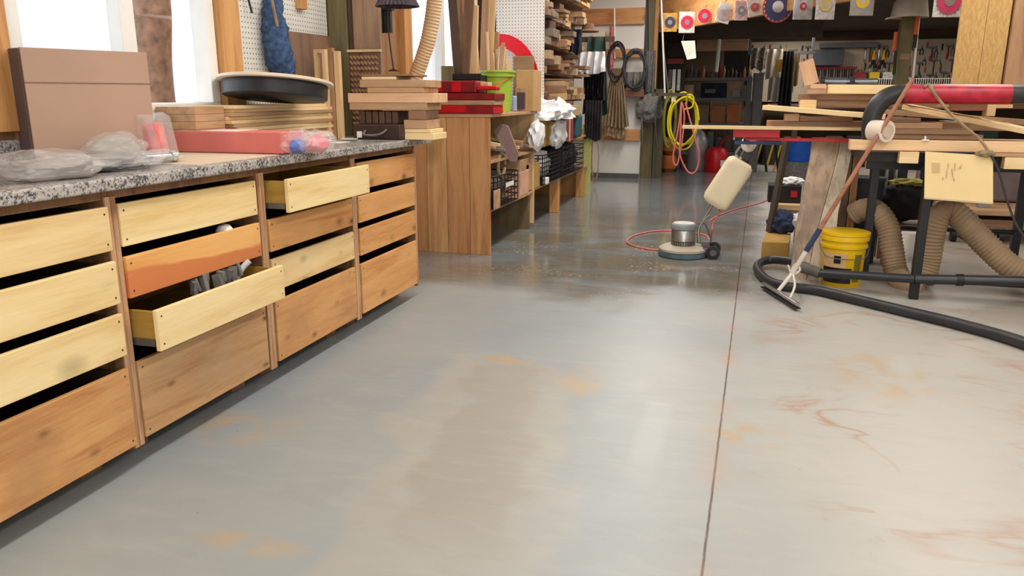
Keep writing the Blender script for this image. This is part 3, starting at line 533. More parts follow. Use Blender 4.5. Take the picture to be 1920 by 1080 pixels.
# things on top of the bench, facing the camera
def pb(name, label, cat, x0, x1, y, z0, z1, dep, mat, grp=None, bevel=.003):
    a = ay(x0, 180, y).x; c = ay(x1, 180, y).x; return build(name, M().box(a, c, y, y + dep, z0, z1), mat, label=label, cat=cat, group=grp, bevel=bevel)
BT = 1.071
r1 = thing('red_tool_box', (-2.06, 5.7, BT), 'bright red flat metal box at the edge of the cedar bench', 'tool box'); a = ay(795, 200, 5.6).x; c = ay(925, 200, 5.6).x
build('body', M().box(a, c, 5.6, 5.85, BT, BT + .062), red, r1, bevel=.006); build('lid', M().box(a + (c - a) * .62, c, 5.592, 5.599, BT + .01, BT + .06), dred, r1); build('bottom_strip', M().box(a - .002, c - .01, 5.59, 5.598, BT, BT + .01), dred, r1)
pb('wood_board', 'thin mauve brown board between the two red boxes', 'board', 800, 927, 5.6, BT + .0635, BT + .097, .25, tanX)
r2 = thing('red_clamp_case', (-2.06, 5.7, BT + .1), 'dark red case lying above the bright red box', 'case'); a = ay(801, 160, 5.6).x; c = ay(893, 160, 5.6).x
build('body', M().box(a, c + .15, 5.6, 5.84, BT + .098, BT + .15), dred, r2, bevel=.008); build('lid', M().box(a, c, 5.6, 5.84, BT + .151, BT + .24), dred, r2, bevel=.012); build('red_handle', M().box(c, c + .16, 5.6, 5.68, BT + .17, BT + .2), red, r2, bevel=.008)
build('ridge', M().box(a + .05, a + .12, 5.592, 5.599, BT + .16, BT + .235), red, r2); build('ridge', M().box(a + .2, a + .27, 5.592, 5.599, BT + .16, BT + .235), red, r2)
pb('wood_scrap', 'little pink wood scrap on the dark red case', 'wood scrap', 892, 915, 5.7, BT + .202, BT + .23, .1, pinkX)
# black bin with upright lumber
lbn = thing('lumber_bin', (-2.05, 6.1, BT), 'black open bin holding tall upright lumber scraps', 'bin'); a = ay(852, 140, 5.98).x; c = ay(899, 140, 5.98).x; k = M()
k.box(a, c, 5.98, 5.99, BT, BT + .29).box(a, c, 6.16, 6.17, BT, BT + .29).box(a, a + .01, 5.991, 6.159, BT, BT + .29).box(c - .01, c, 5.991, 6.159, BT, BT + .29).box(a, c, 5.991, 6.159, BT, BT + .01)
build('bin_body', k, blk, lbn); build('rim', M().box(a - .02, c + .02, 5.965, 5.979, BT + .25, BT + .3), blk, lbn, bevel=.004)
def up_(x0, y0, x1, y1, w_, mat, label, Y, zb, group=None):
    P1 = ay(x1, y1, Y); P0 = ay(x0, y0, Y); d = (P1 - P0); s = (zb - P0.z) / d.z; P0 = P0 + d * s
    o = M().bar(P0, P1, .018, w_); return build('upright_board', o, mat, label=label, cat='board', group=group, bevel=.002)
ups = [(858, 130, 846, -30, .07, drkZ, 'dark slate board second from left in the black bin'), (872, 130, 882, -30, .075, brnZ, 'mauve brown board in the middle of the black bin'), (886, 130, 888, 10, .08, palZ, 'pale wide board right of the mauve one in the bin'), (868, 120, 860, -30, .05, tanZ, 'light tan board behind the dark slate one'), (880, 100, 868, -30, .05, palZ, 'blond board behind the mauve board'), (893, 120, 884, -30, .045, palZ, 'slanting pale strip crossing the bin boards')]
for i, u in enumerate(ups): up_(*u[:4], u[4], u[5], u[6], 6.01 + .024 * i, BT + .012)
for i, (x0, x1, y1, m_, l_) in enumerate(((905, 912, -30, tanZ, 'tall tan strip standing behind the green bucket'), (915, 926, -30, palZ, 'tall pale strip beside the bench pegboard'), (925, 930, 60, tanZ, 'thin upright tan strip before the bench pegboard'))):
    up_(x0, 150, x1, y1, .06, m_, l_, 6.5 + .04 * i, BT)
pb('box_small', 'small olive box left of the black bin', 'box', 828, 848, 5.95, BT, BT + .36, .1, olvZ)
bpy.data.objects['box_small'].name = 'small_box'
# green bucket with short offcuts
gb = thing('green_bucket', (-1.95, 6.31, BT), 'lime green plastic bucket filled with upright wood offcuts', 'bucket'); BY = 6.31; cx = ay(933, 180, BY).x; rr = (ay(968, 150, BY).x - ay(898, 150, BY).x) / 2 * .93
pf = [(rr * .66, 0), (rr * .68, .002), (rr * .84, .28), (rr * .97, .282), (rr * .98, .292), (rr * .9, .298), (rr * .9, .315), (rr, .317), (rr, .33), (rr * .93, .332), (rr * .8, .29), (rr * .62, .01)]
build('bucket_body', M().lathe(pf, (cx, BY, BT), 40), grn, gb, smooth=True)
build('wire_handle', M().tube([(cx - rr * .95, BY, BT + .29), (cx - .06, BY - rr - .005, BT + .23), (cx + .06, BY - rr - .005, BT + .23), (cx + rr * .95, BY, BT + .29)], .004), plain('orange handle', (226, 90, 50), .5), gb, smooth=True)
for i in range(9):
    px = 905 + i * 6.2; t_ = [60, 95, 100, 92, 80, 85, 88, 96, 110][i]; P1 = ay(px + [8, 2, 6, 8, 14, 6, 4, -2, 2][i], t_, BY - .02 + .02 * (i % 4)); P0 = Vector((cx + (i - 4) * .012, BY - .04 + .02 * (i % 4), BT + .02))
    build('wood_offcut', M().bar(P0, P1, .014, [.02, .03, .035][i % 3]), [palZ, tanZ, palZ][i % 3], label='%s offcut standing in the lime green bucket' % ['leftmost pale', 'second from left tan', 'third from left pale', 'fourth from left pale', 'middle tan', 'fourth from right pale', 'third from right pale', 'second from right tan', 'rightmost pale'][i], cat='wood scrap', group='offcuts in the green bucket', bevel=.002)
# red ring: a curved red band on a half round
rg = thing('red_disc', (-1.95, 7.16, BT), 'large bright red half disc behind the cardboard boxes', 'disc'); P = ay(938, 160, 7.16); cz = P.z; Rr = (ay(1011, 160, 7.16) - P).length; k = M(); n = 28; pts_o = []; pts_i = []
for i in range(n + 1):
    t_ = math.pi / 2 * (1.08 - 1.35 * i / n); pts_o.append(Vector((P.x + Rr * math.cos(t_), 7.16, cz + Rr * 1.22 * math.sin(t_)))); ri = Rr * (.76 + .1 * math.sin(math.pi * i / n) * -1 + .1 * i / n); pts_i.append(Vector((P.x + ri * math.cos(t_), 7.16, cz + ri * 1.22 * math.sin(t_))))
for i in range(n): k.hexa([pts_i[i], pts_o[i], pts_o[i] + Vector((0, .02, 0)), pts_i[i] + Vector((0, .02, 0)), pts_i[i + 1], pts_o[i + 1], pts_o[i + 1] + Vector((0, .02, 0)), pts_i[i + 1] + Vector((0, .02, 0))])
bmesh.ops.remove_doubles(k.b, verts=k.b.verts, dist=.0001)
build('red_band', k, plain('glossy red', (214, 16, 34), .3, var=.05), rg)
# cardboard boxes on the bench
pb('cardboard_box', 'tan cardboard box beside the green bucket, front one', 'cardboard box', 968, 1000, 6.72, BT, BT + .35, .28, card)
pb('cardboard_box', 'taller dark cardboard box behind the front tan one', 'cardboard box', 962, 998, 7.02, BT, BT + .48, .07, wood('dark card', (150, 118, 82), (110, 84, 56), 'X'))
pb('picture_frame', 'small tan frame with dark centre leaning on the cardboard box', 'frame', 966, 988, 6.64, BT, BT + .2, .02, tanZ); pb('dark_print', 'dark purple panel inside the small tan frame', 'panel', 969, 984, 6.625, BT + .02, BT + .16, .01, plain('dark plum', (74, 56, 58), .6))
pb('spray_bottle', 'small blue and white bottle beside the green bucket', 'bottle', 960, 967, 6.5, BT, BT + .13, .05, plain('pale blue label', (150, 170, 200), .5), bevel=.01)
# pegboard end panel of the lumber rack
build('pegboard', M().box(ay(930, 0, 7.28).x, ay(1021, 0, 7.28).x, 7.28, 7.29, .75 + .0, 2.9), pegboard('white pegboard end', (232, 230, 224), (0, 2), .03), label='white pegboard end panel beside the lumber rack', cat='pegboard')
# lower bays: contents of the shelves, front plane x = -1.83
def sb(name, label, cat, px0, px1, z0, z1, X, dep, mat, grp=None, bevel=.004):
    y0 = ax(px0, 250, X).y; y1 = ax(px1, 250, X).y; return build(name, M().box(X - dep, X, y0, y1, z0, z1), mat, label=label, cat=cat, group=grp, bevel=bevel)
def crate(px0, px1, z0, z1, X, dep, label, mat=blk, nx=7, nz=5, fill=None):
    y0 = ax(px0, 300, X).y; y1 = ax(px1, 300, X).y; t = thing('plastic_crate', (X - dep / 2, (y0 + y1) / 2, z0), label, 'crate'); k = M(); th = .007
    for zz in [z0 + (z1 - z0) * i / nz for i in range(nz + 1)]:
        h = .01; zz = min(zz, z1 - h); k.box(X - th, X, y0, y1, zz, zz + h).box(X - dep, X - dep + th, y0, y1, zz, zz + h).box(X - dep + th, X - th, y0, y0 + th, zz, zz + h).box(X - dep + th, X - th, y1 - th, y1, zz, zz + h)
    for i in range(nx + 1):
        yy = y0 + (y1 - y0 - h) * i / nx; xx_ = X - dep + (dep - h) * i / nx
        k.box(X - th + .001, X - .001, yy, yy + h, z0, z1).box(xx_, xx_ + h, y0 + .001, y0 + th - .001, z0, z1)
    build('lattice', k, mat, t); build('base', M().box(X - dep + .008, X - .008, y0 + .008, y1 - .008, z0, z0 + .008), mat, t)
    if fill: build('contents', M().blob((X - dep / 2, (y0 + y1) / 2, (z0 + z1) / 2 + .03), (dep * .42, (y1 - y0) * .42, (z1 - z0) * .5), .2, 3, 3, floor=z0 + .01), fill, t, smooth=True)
    return t
c1 = crate(926, 972, .352, .60, -1.80, .4, 'black lattice crate with white tag at the bench shelf bottom', fill=plain('grey clutter', (92, 84, 76), .9, var=.5, scale=30))
y0 = ax(948, 340, -1.80).y; build('tag', M().box(-1.799, -1.796, y0, y0 + .22, .49, .525), white, c1)
sb('wood_scrap', 'brown scrap piece in front of the lower black crate', 'wood scrap', 926, 938, .352, .5, -1.79, .008, cedX)
for i in range(16):
    y = 5.72 + i * .072; zb = .722; hh = random.uniform(.05, .16); m_ = [tanX, gryf, palX, brnX][i % 4]
    board('wood_scrap', '%s stick, %s in the jumble on the middle cedar shelf' % (['tan', 'grey', 'pale', 'brown'][i % 4], ORD[i]), 'wood scrap', (-2.3, y + random.uniform(-.02, .05), zb + .03 + hh), (-1.8 + random.uniform(-.04, .05), y, zb + .012 + hh * .6 + .0), .035, .022, m_, 'stick jumble on the middle shelf')
P = ax(930, 232, -1.79); Q = ax(968, 300, -1.79)
build('mauve_board', M().prism([ay(925, 246, 6.0), ay(938, 232, 6.0), ay(952, 236, 6.0), ay(972, 288, 6.0), ay(968, 303, 6.0), ay(956, 303, 6.0)][::-1], (0, .02, 0)), plain('mauve laminate', (146, 120, 116), .5), label='flat mauve board slanting out of the middle cedar shelf', cat='board', bevel=.002)
build('rope_roll', M().tube([(-1.85 + .0, 5.98 + .09 * math.cos(t / 3), .66 - .0 + .09 * math.sin(t / 3)) for t in range(0, 19)], .014, closed=False), canv, label='coiled tan rope above the lower black crate', cat='rope', smooth=True)
sb('cardboard_box', 'small pinkish box on the lower cedar shelf right of the crate', 'cardboard box', 976, 992, .351, .56, -1.83, .3, plain('pink card', (206, 160, 134), .8)); sb('paper_bag', 'pale brown bag against the divider on the lower shelf', 'bag', 986, 999, .351, .62, -1.84, .25, card, bevel=.02)
sb('cardboard_box', 'brown box above the pinkish box on the lower shelf', 'cardboard box', 976, 992, .562, .66, -1.84, .28, tanX)
# second bay
sb('cardboard_box', 'yellow brown box with white bags beyond the cedar divider', 'cardboard box', 1008, 1024, .7405, .98, -1.80, .35, card2); sb('cardboard_box', 'narrow yellow brown box with white bag spilling out', 'cardboard box', 1032, 1046, .7405, .96, -1.80, .35, card2)
for i, (px, z, r_) in enumerate(((1013, 1.03, (.17, .28, .13)), (1036, 1.02, (.2, .36, .15)))):
    y = ax(px, 220, -1.85).y; build('white_bag', M().blob((-1.86, y, z), r_, .35, 2.4, 4, seed=70 + i, floor=.982), wclo, label=['white bag on the nearer yellow brown box', 'white bag heaped on the farther yellow brown box'][i], cat='bag', smooth=True)
for i, (px, z) in enumerate(((1006, .86), (1046, .84))):
    y = ax(px, 260, -1.79).y; build('white_bag', M().blob((-1.79, y, z), (.06, .14 + .12 * i, .12), .5, 2.4, 3, seed=80 + i), wclo, label=['white bag drooping at the cedar divider edge', 'white bag drooping beside the narrow box'][i], cat='bag', smooth=True)
c2 = crate(1018, 1051, .373, .66, -1.80, .4, 'black mesh basket with white bag on the low shelf', nx=9, nz=7, fill=wclo)
sb('cardboard_box', 'yellow box on the low shelf against the divider', 'cardboard box', 1004, 1013, .373, .6, -1.82, .3, card2); sb('jar', 'small shiny white jar at the low shelf edge', 'jar', 1027, 1031, .373, .44, -1.78, .05, white, bevel=.01)
# third bay
c3 = crate(1054, 1074, .373, .68, -1.80, .35, 'dark basket in the third bay, nearer one', fill=plain('dark clutter', (56, 52, 50), .8, var=.5, scale=30)); c4 = crate(1076, 1094, .373, .66, -1.80, .35, 'dark basket beside the yellow green strap', fill=plain('dark clutter', (56, 52, 50), .8))
for i in range(7):
    y0 = ax(1056 + i * 2.6, 230, -1.8).y; z0 = .742; h = .3 - .02 * (i % 3)
    build('magazine', M().box(-2.05, -1.79, y0, y0 + .045, z0, z0 + h), [plain('red spine', (180, 50, 46), .6), plain('cream spine', (206, 190, 168), .6), plain('brown spine', (110, 84, 70), .6)][i % 3], label='%s bundle standing in the third shelf bay' % (ORD[i] + [' red', ' cream', ' brown'][i % 3]), cat='bundle', group='red and cream bundles in the third bay')
sb('teal_can', 'teal cylinder can in the third shelf bay', 'can', 1084, 1092, .742, 1.0, -1.79, .1, plain('teal', (50, 90, 100), .4), bevel=.03)
build('webbing_strap', M().box(ay(1092, 300, 9.6).x, ay(1108, 300, 9.6).x, 9.585, 9.6, .0, .86), plain('yellow green webbing', (188, 188, 118), .8, var=.12, scale=30), label='yellow green webbing curtain hanging to the floor at the shelf end', cat='strap', bevel=.002)
# ------------------------------------------------------------ lumber rack above the bays
lr = thing('lumber_rack', (-2.15, 8.4, .95), 'wall rack of dark arms carrying short lumber', 'rack')
ZR = [1.16, 1.42, 1.68, 1.93, 2.2]
for z_ in ZR: build('rack_shelf', M().box(-2.495, -1.93, 7.3, 9.56, z_ - .016, z_ - .001), drkX, lr)
for y_ in (7.32, 8.4, 9.5): build('upright', M().box(-2.495, -2.46, y_, y_ + .04, .76, 2.6), drkZ, lr)
wmats = [tanX, wood('shaded pale x', (186, 160, 126), (150, 122, 90), 'X'), brnX, wood('shaded cedar x', (160, 122, 90), (120, 86, 58), 'X'), wood('shaded grey x', (140, 124, 106), (104, 88, 72), 'X'), drkX, card]; tones_ = ['tan', 'shaded pale', 'brown', 'cedar', 'greyish', 'dark walnut', 'cardboard coloured']  # darker, duller wood copies; the rack's shade is put into their colour
names = ['lowest', 'second', 'third', 'fourth', 'top']
for li, z_ in enumerate(ZR):
    y = 7.34
    while y < 9.45:
        wd = random.uniform(.12, .34); zz = z_; n = random.randint(2, 4); yc = y
        for k_ in range(n):
            th = random.uniform(.03, .085)
            if zz + th > z_ + .235: break
            xe = -1.86 + random.uniform(-.16, .08); mi = random.randrange(7)
            board('lumber_offcut', '%s offcut, %s in its pile, %s part of the %s rack shelf' % (tones_[mi], ['bottom', 'second', 'third', 'fourth'][k_], 'near' if yc < 7.9 else 'near middle' if yc < 8.4 else 'far middle' if yc < 8.9 else 'far', names[li]), 'board', (-2.44, y + wd / 2, zz + th / 2 + .0005), (xe, y + wd / 2 + random.uniform(-.01, .01), zz + th / 2 + .0005), wd * random.uniform(.7, .98), th - .002, wmats[mi], 'offcuts on the %s rack shelf' % names[li], bevel=.002); zz += th
        y += wd
# hanging things at the rack end
build('hook_bar', M().box(-2.49, -1.58, 9.74, 9.78, 1.84, 1.9), drkZ, label='dark bar reaching out from the wall above the green jacket', cat='bar')
def hang_cloth(name, label, cat, px0, px1, ytop, ybot, Y, mat, folds=5, dep=.05, taper=0, grp=None):
    a = ay(px0, (ytop + ybot) / 2, Y); c = ay(px1, (ytop + ybot) / 2, Y); zt = ay((px0 + px1) / 2, ytop, Y).z; zb = ay((px0 + px1) / 2, ybot, Y).z; k = M(); nu, nv = 36, 14; F = []; B = []
    for j in range(nv + 1):
        v = j / nv; row = []; rb = []
        for i in range(nu + 1):
            u = i / nu; s_ = 1 - taper * (1 - v); x = (a.x + c.x) / 2 + (u - .5) * (c.x - a.x) * s_; dy = dep * math.sin(u * folds * 2 * math.pi + v) * (.4 + .6 * v) + .02 * noise.noise(Vector((u * 4, v * 4, Y)))
            z = zb + (zt - zb) * (1 - v) + .02 * math.sin(u * 7) * v
            row.append(k.b.verts.new((x, Y + dy, z))); rb.append(k.b.verts.new((x, Y + dy + .02, z)))
        F.append(row); B.append(rb)
    for j in range(nv):
        for i in range(nu): k.b.faces.new((F[j][i], F[j][i + 1], F[j + 1][i + 1], F[j + 1][i])); k.b.faces.new((B[j][i], B[j + 1][i], B[j + 1][i + 1], B[j][i + 1]))
    for j in range(nv):
        for i in (0, nu): k.b.faces.new((F[j][i], F[j + 1][i], B[j + 1][i], B[j][i]))
    for j in (0, nv):
        for i in range(nu): k.b.faces.new((F[j][i], F[j][i + 1], B[j][i + 1], B[j][i]))
    return build(name, k, mat, label=label, cat=cat, group=grp, smooth=True)
hang_cloth('dark_jacket', 'dark green jacket draped at the end of the lumber rack', 'jacket', 1092, 1142, 70, 215, 9.72, grncl, 1.5, .06, .35)
hang_cloth('navy_bag', 'navy storage bag hanging in front of the lumber rack', 'bag', 1066, 1090, 55, 100, 8.9, navy, 2, .03)
hang_cloth('white_cloth_bundle', 'white crumpled plastic bundle hung over the black hanging bag', 'cloth', 1066, 1134, 97, 136, 9.45, wclo, 5, .06)
hang_cloth('black_hanging_bag', 'black ribbed bag hanging below the white bundle', 'bag', 1094, 1134, 130, 190, 9.55, blk, 8, .04)
hang_cloth('dark_apron', 'dark folds hanging low above the yellow green webbing', 'cloth', 1096, 1128, 188, 262, 9.5, plain('charcoal cloth', (46, 42, 46), .9, var=.4), 6, .03)
sb('small_box', 'small tan open box below the lumber rack', 'box', 1060, 1086, .99, 1.1, -1.78, .3, card)
build('pale_box', M().box(ay(1113, 68, 11.6).x, ay(1136, 68, 11.6).x, 11.5, 11.655, ay(1120, 78, 11.6).z, ay(1120, 60, 11.6).z), plain('pale card', (214, 204, 184), .8), label='pale small box on the partition beside the rack', cat='box', bevel=.004)
build('brown_hat', M().lathe([(.0, .1), (.06, .09), (.08, .03), (.13, .01), (.13, 0)], ay(1103, 60, 9.4), 24, cap=False), plain('brown felt', (110, 80, 60), .9), label='brown rounded pouch on the rack end by the wall', cat='pouch', smooth=True)
# ------------------------------------------------------------ pillar, partition hangings
build('pillar', M().box(ay(1198, 300, 11.9).x, ay(1222, 300, 11.9).x, 11.9, 12.1, 0, 2.99), olvZ, label='olive stained wooden pillar at the end of the metal partition', cat='pillar', bevel=.004)
build('pillar', M().box(ay(1223, 300, 11.92).x, ay(1240, 300, 11.92).x, 11.92, 12.1, 0, 1.3), wood('grey olive post', (104, 98, 76), (76, 72, 54), 'Z'), label='short grey olive post doubling the main pillar', cat='post', bevel=.004)
build('fir_stud', M().box(ay(1192, 300, 11.85).x, ay(1197.5, 300, 11.85).x, 11.85, 12.0, 0, .75), orgZ, label='thin orange fir stud left of the pillar foot', cat='stud'); build('fir_stud', M().box(ay(1227, 60, 11.86).x, ay(1234, 60, 11.86).x, 11.86, 11.91, 1.3, 2.98), orgZ, label='thin orange fir stud on the upper pillar', cat='stud')
def rod(name, label, cat, p0, p1, Y, r, mat, grp=None): return build(name, M().cyl(ay(*p0, Y), ay(*p1, Y), r, n=10), mat, label=label, cat=cat, group=grp, smooth=True)
rod('conduit', 'dark grey conduit on the left face of the pillar', 'pipe', (1211, -20), (1213, 180), 11.8, .035, dgry); rod('white_pole', 'thin white pole leaning beside the pillar, thicker one', 'pole', (1240, 0), (1247, 185), 11.4, .013, white); rod('white_pole', 'thin pale cable hanging just right of the white pole', 'cable', (1236, 10), (1255, 190), 11.45, .007, gryf)
rod('level_stick', 'red and white measuring stick on the partition', 'stick', (1147, 50), (1146, 135), 11.5, .03, plain('red white stick', (176, 96, 96), .6, var=.5, scale=30)); rod('white_pole', 'white thin stick above the brown canvas on the partition', 'pole', (1152, 15), (1153, 110), 11.55, .012, white)
hang_cloth('canvas_bundle', 'brown pleated canvas bundle hanging on the partition', 'canvas', 1130, 1180, 128, 238, 11.45, canv, 7, .05, .62)
hang_cloth('canvas_hem', 'short brown canvas flap under the pleated bundle', 'canvas', 1133, 1172, 238, 258, 11.5, canv, 4, .02, .1)
def coil(name, label, pxc, pyc, Y, rx, rz_, n, r, mat, tilt=.0, seed=1):
    random.seed(seed); c = ay(pxc, pyc, Y); pts = []
    for i in range(n * 12):
        t = 2 * math.pi * i / 12; k = 1 + .1 * math.sin(i * .37 + seed); pts.append(c + Vector((rx * k * math.cos(t) + tilt * i / 12, .02 * (i / 12) - .01 * n, rz_ * k * math.sin(t) - .01 * (i % 5))))
    return build(name, M().tube(pts, r, 7, step=4), mat, label=label, cat='cord', smooth=True)
coil('cord_coil', 'dark grey cord coiled in an oval on the partition', 1190, 128, 11.45, .15, .25, 5, .014, dgry); coil('cord_coil', 'black cord hank left of the oval coil', 1156, 112, 11.45, .12, .24, 5, .014, blk, seed=4)
coil('cord_coil', 'brown cord loop hanging low beside the yellow green webbing', 1116, 290, 10.6, .05, .32, 2, .007, canv, seed=5)
hang_cloth('leather_bag', 'grey brown bag hanging under the oval cord coil', 'bag', 1170, 1206, 135, 168, 11.5, gryf, 3, .04); build('leather_strap', M().box(ay(1168, 170, 11.5).x, ay(1208, 170, 11.5).x, 11.48, 11.53, ay(1190, 182, 11.5).z, ay(1190, 168, 11.5).z), plain('brown leather', (112, 76, 58), .7), label='brown leather strip below the grey brown bag', cat='strap', bevel=.01)
hang_cloth('felt_strip', 'pale grey cloth strip hanging at the pillar', 'cloth', 1211, 1228, 95, 175, 11.75, gryf, 2, .03)
P = ay(1218, 203, 11.6); build('fabric_duster', M().blob((P.x, 11.6, P.z), (.185, .12, .2), .25, 3, 4, seed=5), gryf, label='round grey fuzzy bundle hanging on the pillar', cat='bundle', smooth=True)
for i, px in enumerate((1203, 1228)): build('cloth_ribbon', M().tube([ay(px, 220, 11.5), ay(px + 2, 250, 11.48), ay(px - 1 + 6 * i, 275, 11.5)], .008, 6), gryf, label=['grey ribbon at the left of the round fuzzy bundle', 'grey ribbon at the right of the round fuzzy bundle'][i], cat='ribbon', smooth=True)
# yellow and pink hanging cords
coil('cord_coil', 'yellow cord coil hanging right of the pillar', 1281, 225, 10.9, .19, .33, 4, .013, yelc, seed=2); coil('cord_coil', 'olive cord coil hanging against the pillar', 1256, 222, 11.2, .08, .36, 4, .014, plain('olive cord', (130, 130, 50), .6), seed=3)
build('peg_bar', M().box(ay(1241, 182, 11.95).x, ay(1241, 182, 11.95).x + .06, 10.6, 11.95, 1.2, 1.24).box(ay(1241, 182, 11.95).x + .0605, ay(1290, 182, 10.9).x, 10.86, 10.92, 1.2, 1.24), drkZ, label='dark wooden peg bar holding the hanging cords', cat='bar')
build('cord_loop', M().tube([ay(1284, 205, 10.85), ay(1298, 200, 10.8), ay(1300, 182, 10.8), ay(1290, 178, 10.8), ay(1287, 195, 10.85)], .012, 8), yelc, label='small yellow cord loop above the pink cord', cat='cord', smooth=True)
build('pink_rope', M().tube([ay(1278, 190, 10.7), ay(1272, 240, 10.7), ay(1262, 295, 10.7), ay(1270, 308, 10.7), ay(1280, 255, 10.7), ay(1283, 215, 10.7), ay(1278, 195, 10.68), ay(1276, 250, 10.66), ay(1275, 290, 10.66), ay(1290, 322, 10.66), ay(1305, 320, 10.66), ay(1311, 290, 10.66), ay(1302, 255, 10.66), ay(1285, 192, 10.66)], .011, 8), pnkc, label='salmon pink cord loops hanging nearly to the floor', cat='cord', smooth=True)
build('cord_tag', M().box(ay(1259, 190, 10.9).x, ay(1267, 190, 10.9).x, 10.88, 10.9, ay(1262, 191, 10.9).z, ay(1262, 180, 10.9).z), white, label='white tag at the top of the hanging cords', cat='tag')
# ------------------------------------------------------------ diagonal header beam and saw blades hanging from it
bz0 = 2.1; k = M(); a = BA + Vector((0, 0, bz0)); c = BB + Vector((0, 0, bz0)); off = bn * .08
k.prism([a, a + off, a + off + Vector((0, 0, .5)), a + Vector((0, 0, .5))], c - a); build('header_beam', k, wood('orange header', (206, 154, 98), (176, 120, 66), 'Y', grain=.6), label='orange wooden header beam with saw blades hanging from it', cat='beam', bevel=.004)
def on_beam(px, py, off_=.05):
    # the vertical plane along the beam's near face, shifted towards the room
    P0 = BA - bn * off_; d = ray(px, py); n_ = bn; t = (P0 - cam_loc).dot(n_) / d.dot(n_); return cam_loc + d * t
Xb = bd; Zb = Vector((0, 0, 1)); rb = Matrix((Xb, bn, Zb)).transposed()
rface = Matrix((fw.cross(Zb).normalized(), Vector((fw.x, fw.y, 0)).normalized(), Zb)).transposed()
steel = plain('saw steel', (196, 196, 200), .3, .8); pinkp = plain('crimson print', (204, 36, 74), .4); wcard = plain('white blister card', (206, 200, 194), .5, var=.22, scale=30)
def pack(px, py, w_, h_, card_m, disc_m, label, r=.0, tilt=0, hub=steel):
    P = on_beam(px, py, .09); t = thing('saw_blade_pack', P, label, 'saw blade'); rr = rface @ Matrix.Rotation(R(tilt), 3, 'Y'); 
    if card_m: build('blister_card', M().obox(P, (w_, .012, h_), rr), card_m, t, bevel=.003)
    if r:
        k = M(); n = 24; N2 = rr @ Vector((0, -1, 0)); q_ = N2.to_track_quat('Z', 'Y').to_matrix(); rim = []
        k.cyl(P + N2 * .008, P + N2 * .013, r, n=36); build('blade', k, disc_m, t); build('hub_label', M().cyl(P + N2 * .0135, P + N2 * .016, r * .42, n=24), hub, t)
        tk = M()
        for i in range(20):
            an = 2 * math.pi * i / 20; tk.obox(P + N2 * .011 + q_ @ Vector((math.cos(an) * r * 1.02, math.sin(an) * r * 1.02, 0)), (.014, .014, .004), q_ @ Matrix.Rotation(an + .5, 3, 'Z'))
        build('tooth', tk, steel, t, kind='stuff')
    rod_ = M().tube([P + Vector((0, 0, h_ / 2)), P + Vector((0, 0, h_ / 2 + .04)) + bn * .04], .003, 5); build('hook', rod_, blkm, t)
    return t
orng = plain('orange yellow print', (214, 160, 70), .5, var=.4, scale=14)
pack(1256, 42, .2, .25, orng, plain('dark print', (70, 64, 78), .5), 'yellow and dark saw blade card, leftmost hanging from the beam', .075)
pack(1288, 42, .21, .27, wcard, pinkp, 'white card with crimson disc, second from the left on the beam', .082)
pack(1321, 30, .16, .2, None, pinkp, 'bare crimson toothed disc, third from the left on the beam', .085)
pack(1358, 24, .17, .24, wcard, steel, 'shiny silver bagged blade, fourth from the left on the beam', .09, 14)
pack(1390, 20, .15, .22, plain('pink silver card', (190, 160, 170), .4, var=.3, scale=20), plain('grey print', (120, 126, 140), .5), 'pinkish silver card, fifth from the left on the beam', .05)
pack(1415, 13, .16, .2, wcard, plain('red print', (190, 80, 84), .5), 'small tilted white card left of the big blue disc', .045, -12)
pack(1458, 13, .1, .3, None, plain('indigo disc', (70, 66, 110), .45), 'large indigo and red round blade hanging from the beam', .145)
P = on_beam(1458, 13, .09); N2 = rface @ Vector((0, -1, 0)); build('red_rim', M().cyl(P - N2 * .004, P + N2 * .006, .165, n=36), plain('red orange rim', (196, 70, 50), .5), bpy.data.objects[[o.name for o in bpy.data.objects if o.get('label') == 'large indigo and red round blade hanging from the beam'][0]])
pack(1506, 12, .2, .26, plain('silver blister', (206, 208, 212), .2, .5, var=.3, scale=14), pinkp, 'shiny silver blister pack right of the indigo disc', .04)
pack(1548, 10, .19, .27, wcard, plain('pale yellow print', (220, 190, 110), .5), 'white and yellow blister pack, second right of the indigo disc', .06)
pack(1617, 3, .22, .25, plain('clear grey blister', (150, 146, 138), .3, var=.2), yel, 'grey blister pack with a yellow disc', .06)
pack(1779, 2, .24, .25, wcard, plain('deep pink disc', (190, 60, 100), .5), 'white card with deep pink disc, rightmost before the chipboard', .1)
# white sign below the beam and a wooden bit
P = ay(1292, 94, 11.0); t = thing('white_sign', P, 'small white tapered sign hanging below the header beam', 'sign'); build('sign_plate', M().prism([ay(1277, 77, 11), ay(1303, 76, 11), ay(1305, 104, 11), ay(1287, 108, 11)], (0, .02, 0)), plain('pale white', (214, 220, 206), .5), t); build('sign_edge', M().prism([ay(1287, 108, 10.99), ay(1305, 104, 10.99), ay(1305, 109, 10.99), ay(1288, 112, 10.99)], (0, .03, 0)), white, t)
build('sign_cord', M().tube([ay(1280, 77, 11.01), ay(1284, 55, 11.1)], .003, 5), gryf, t)
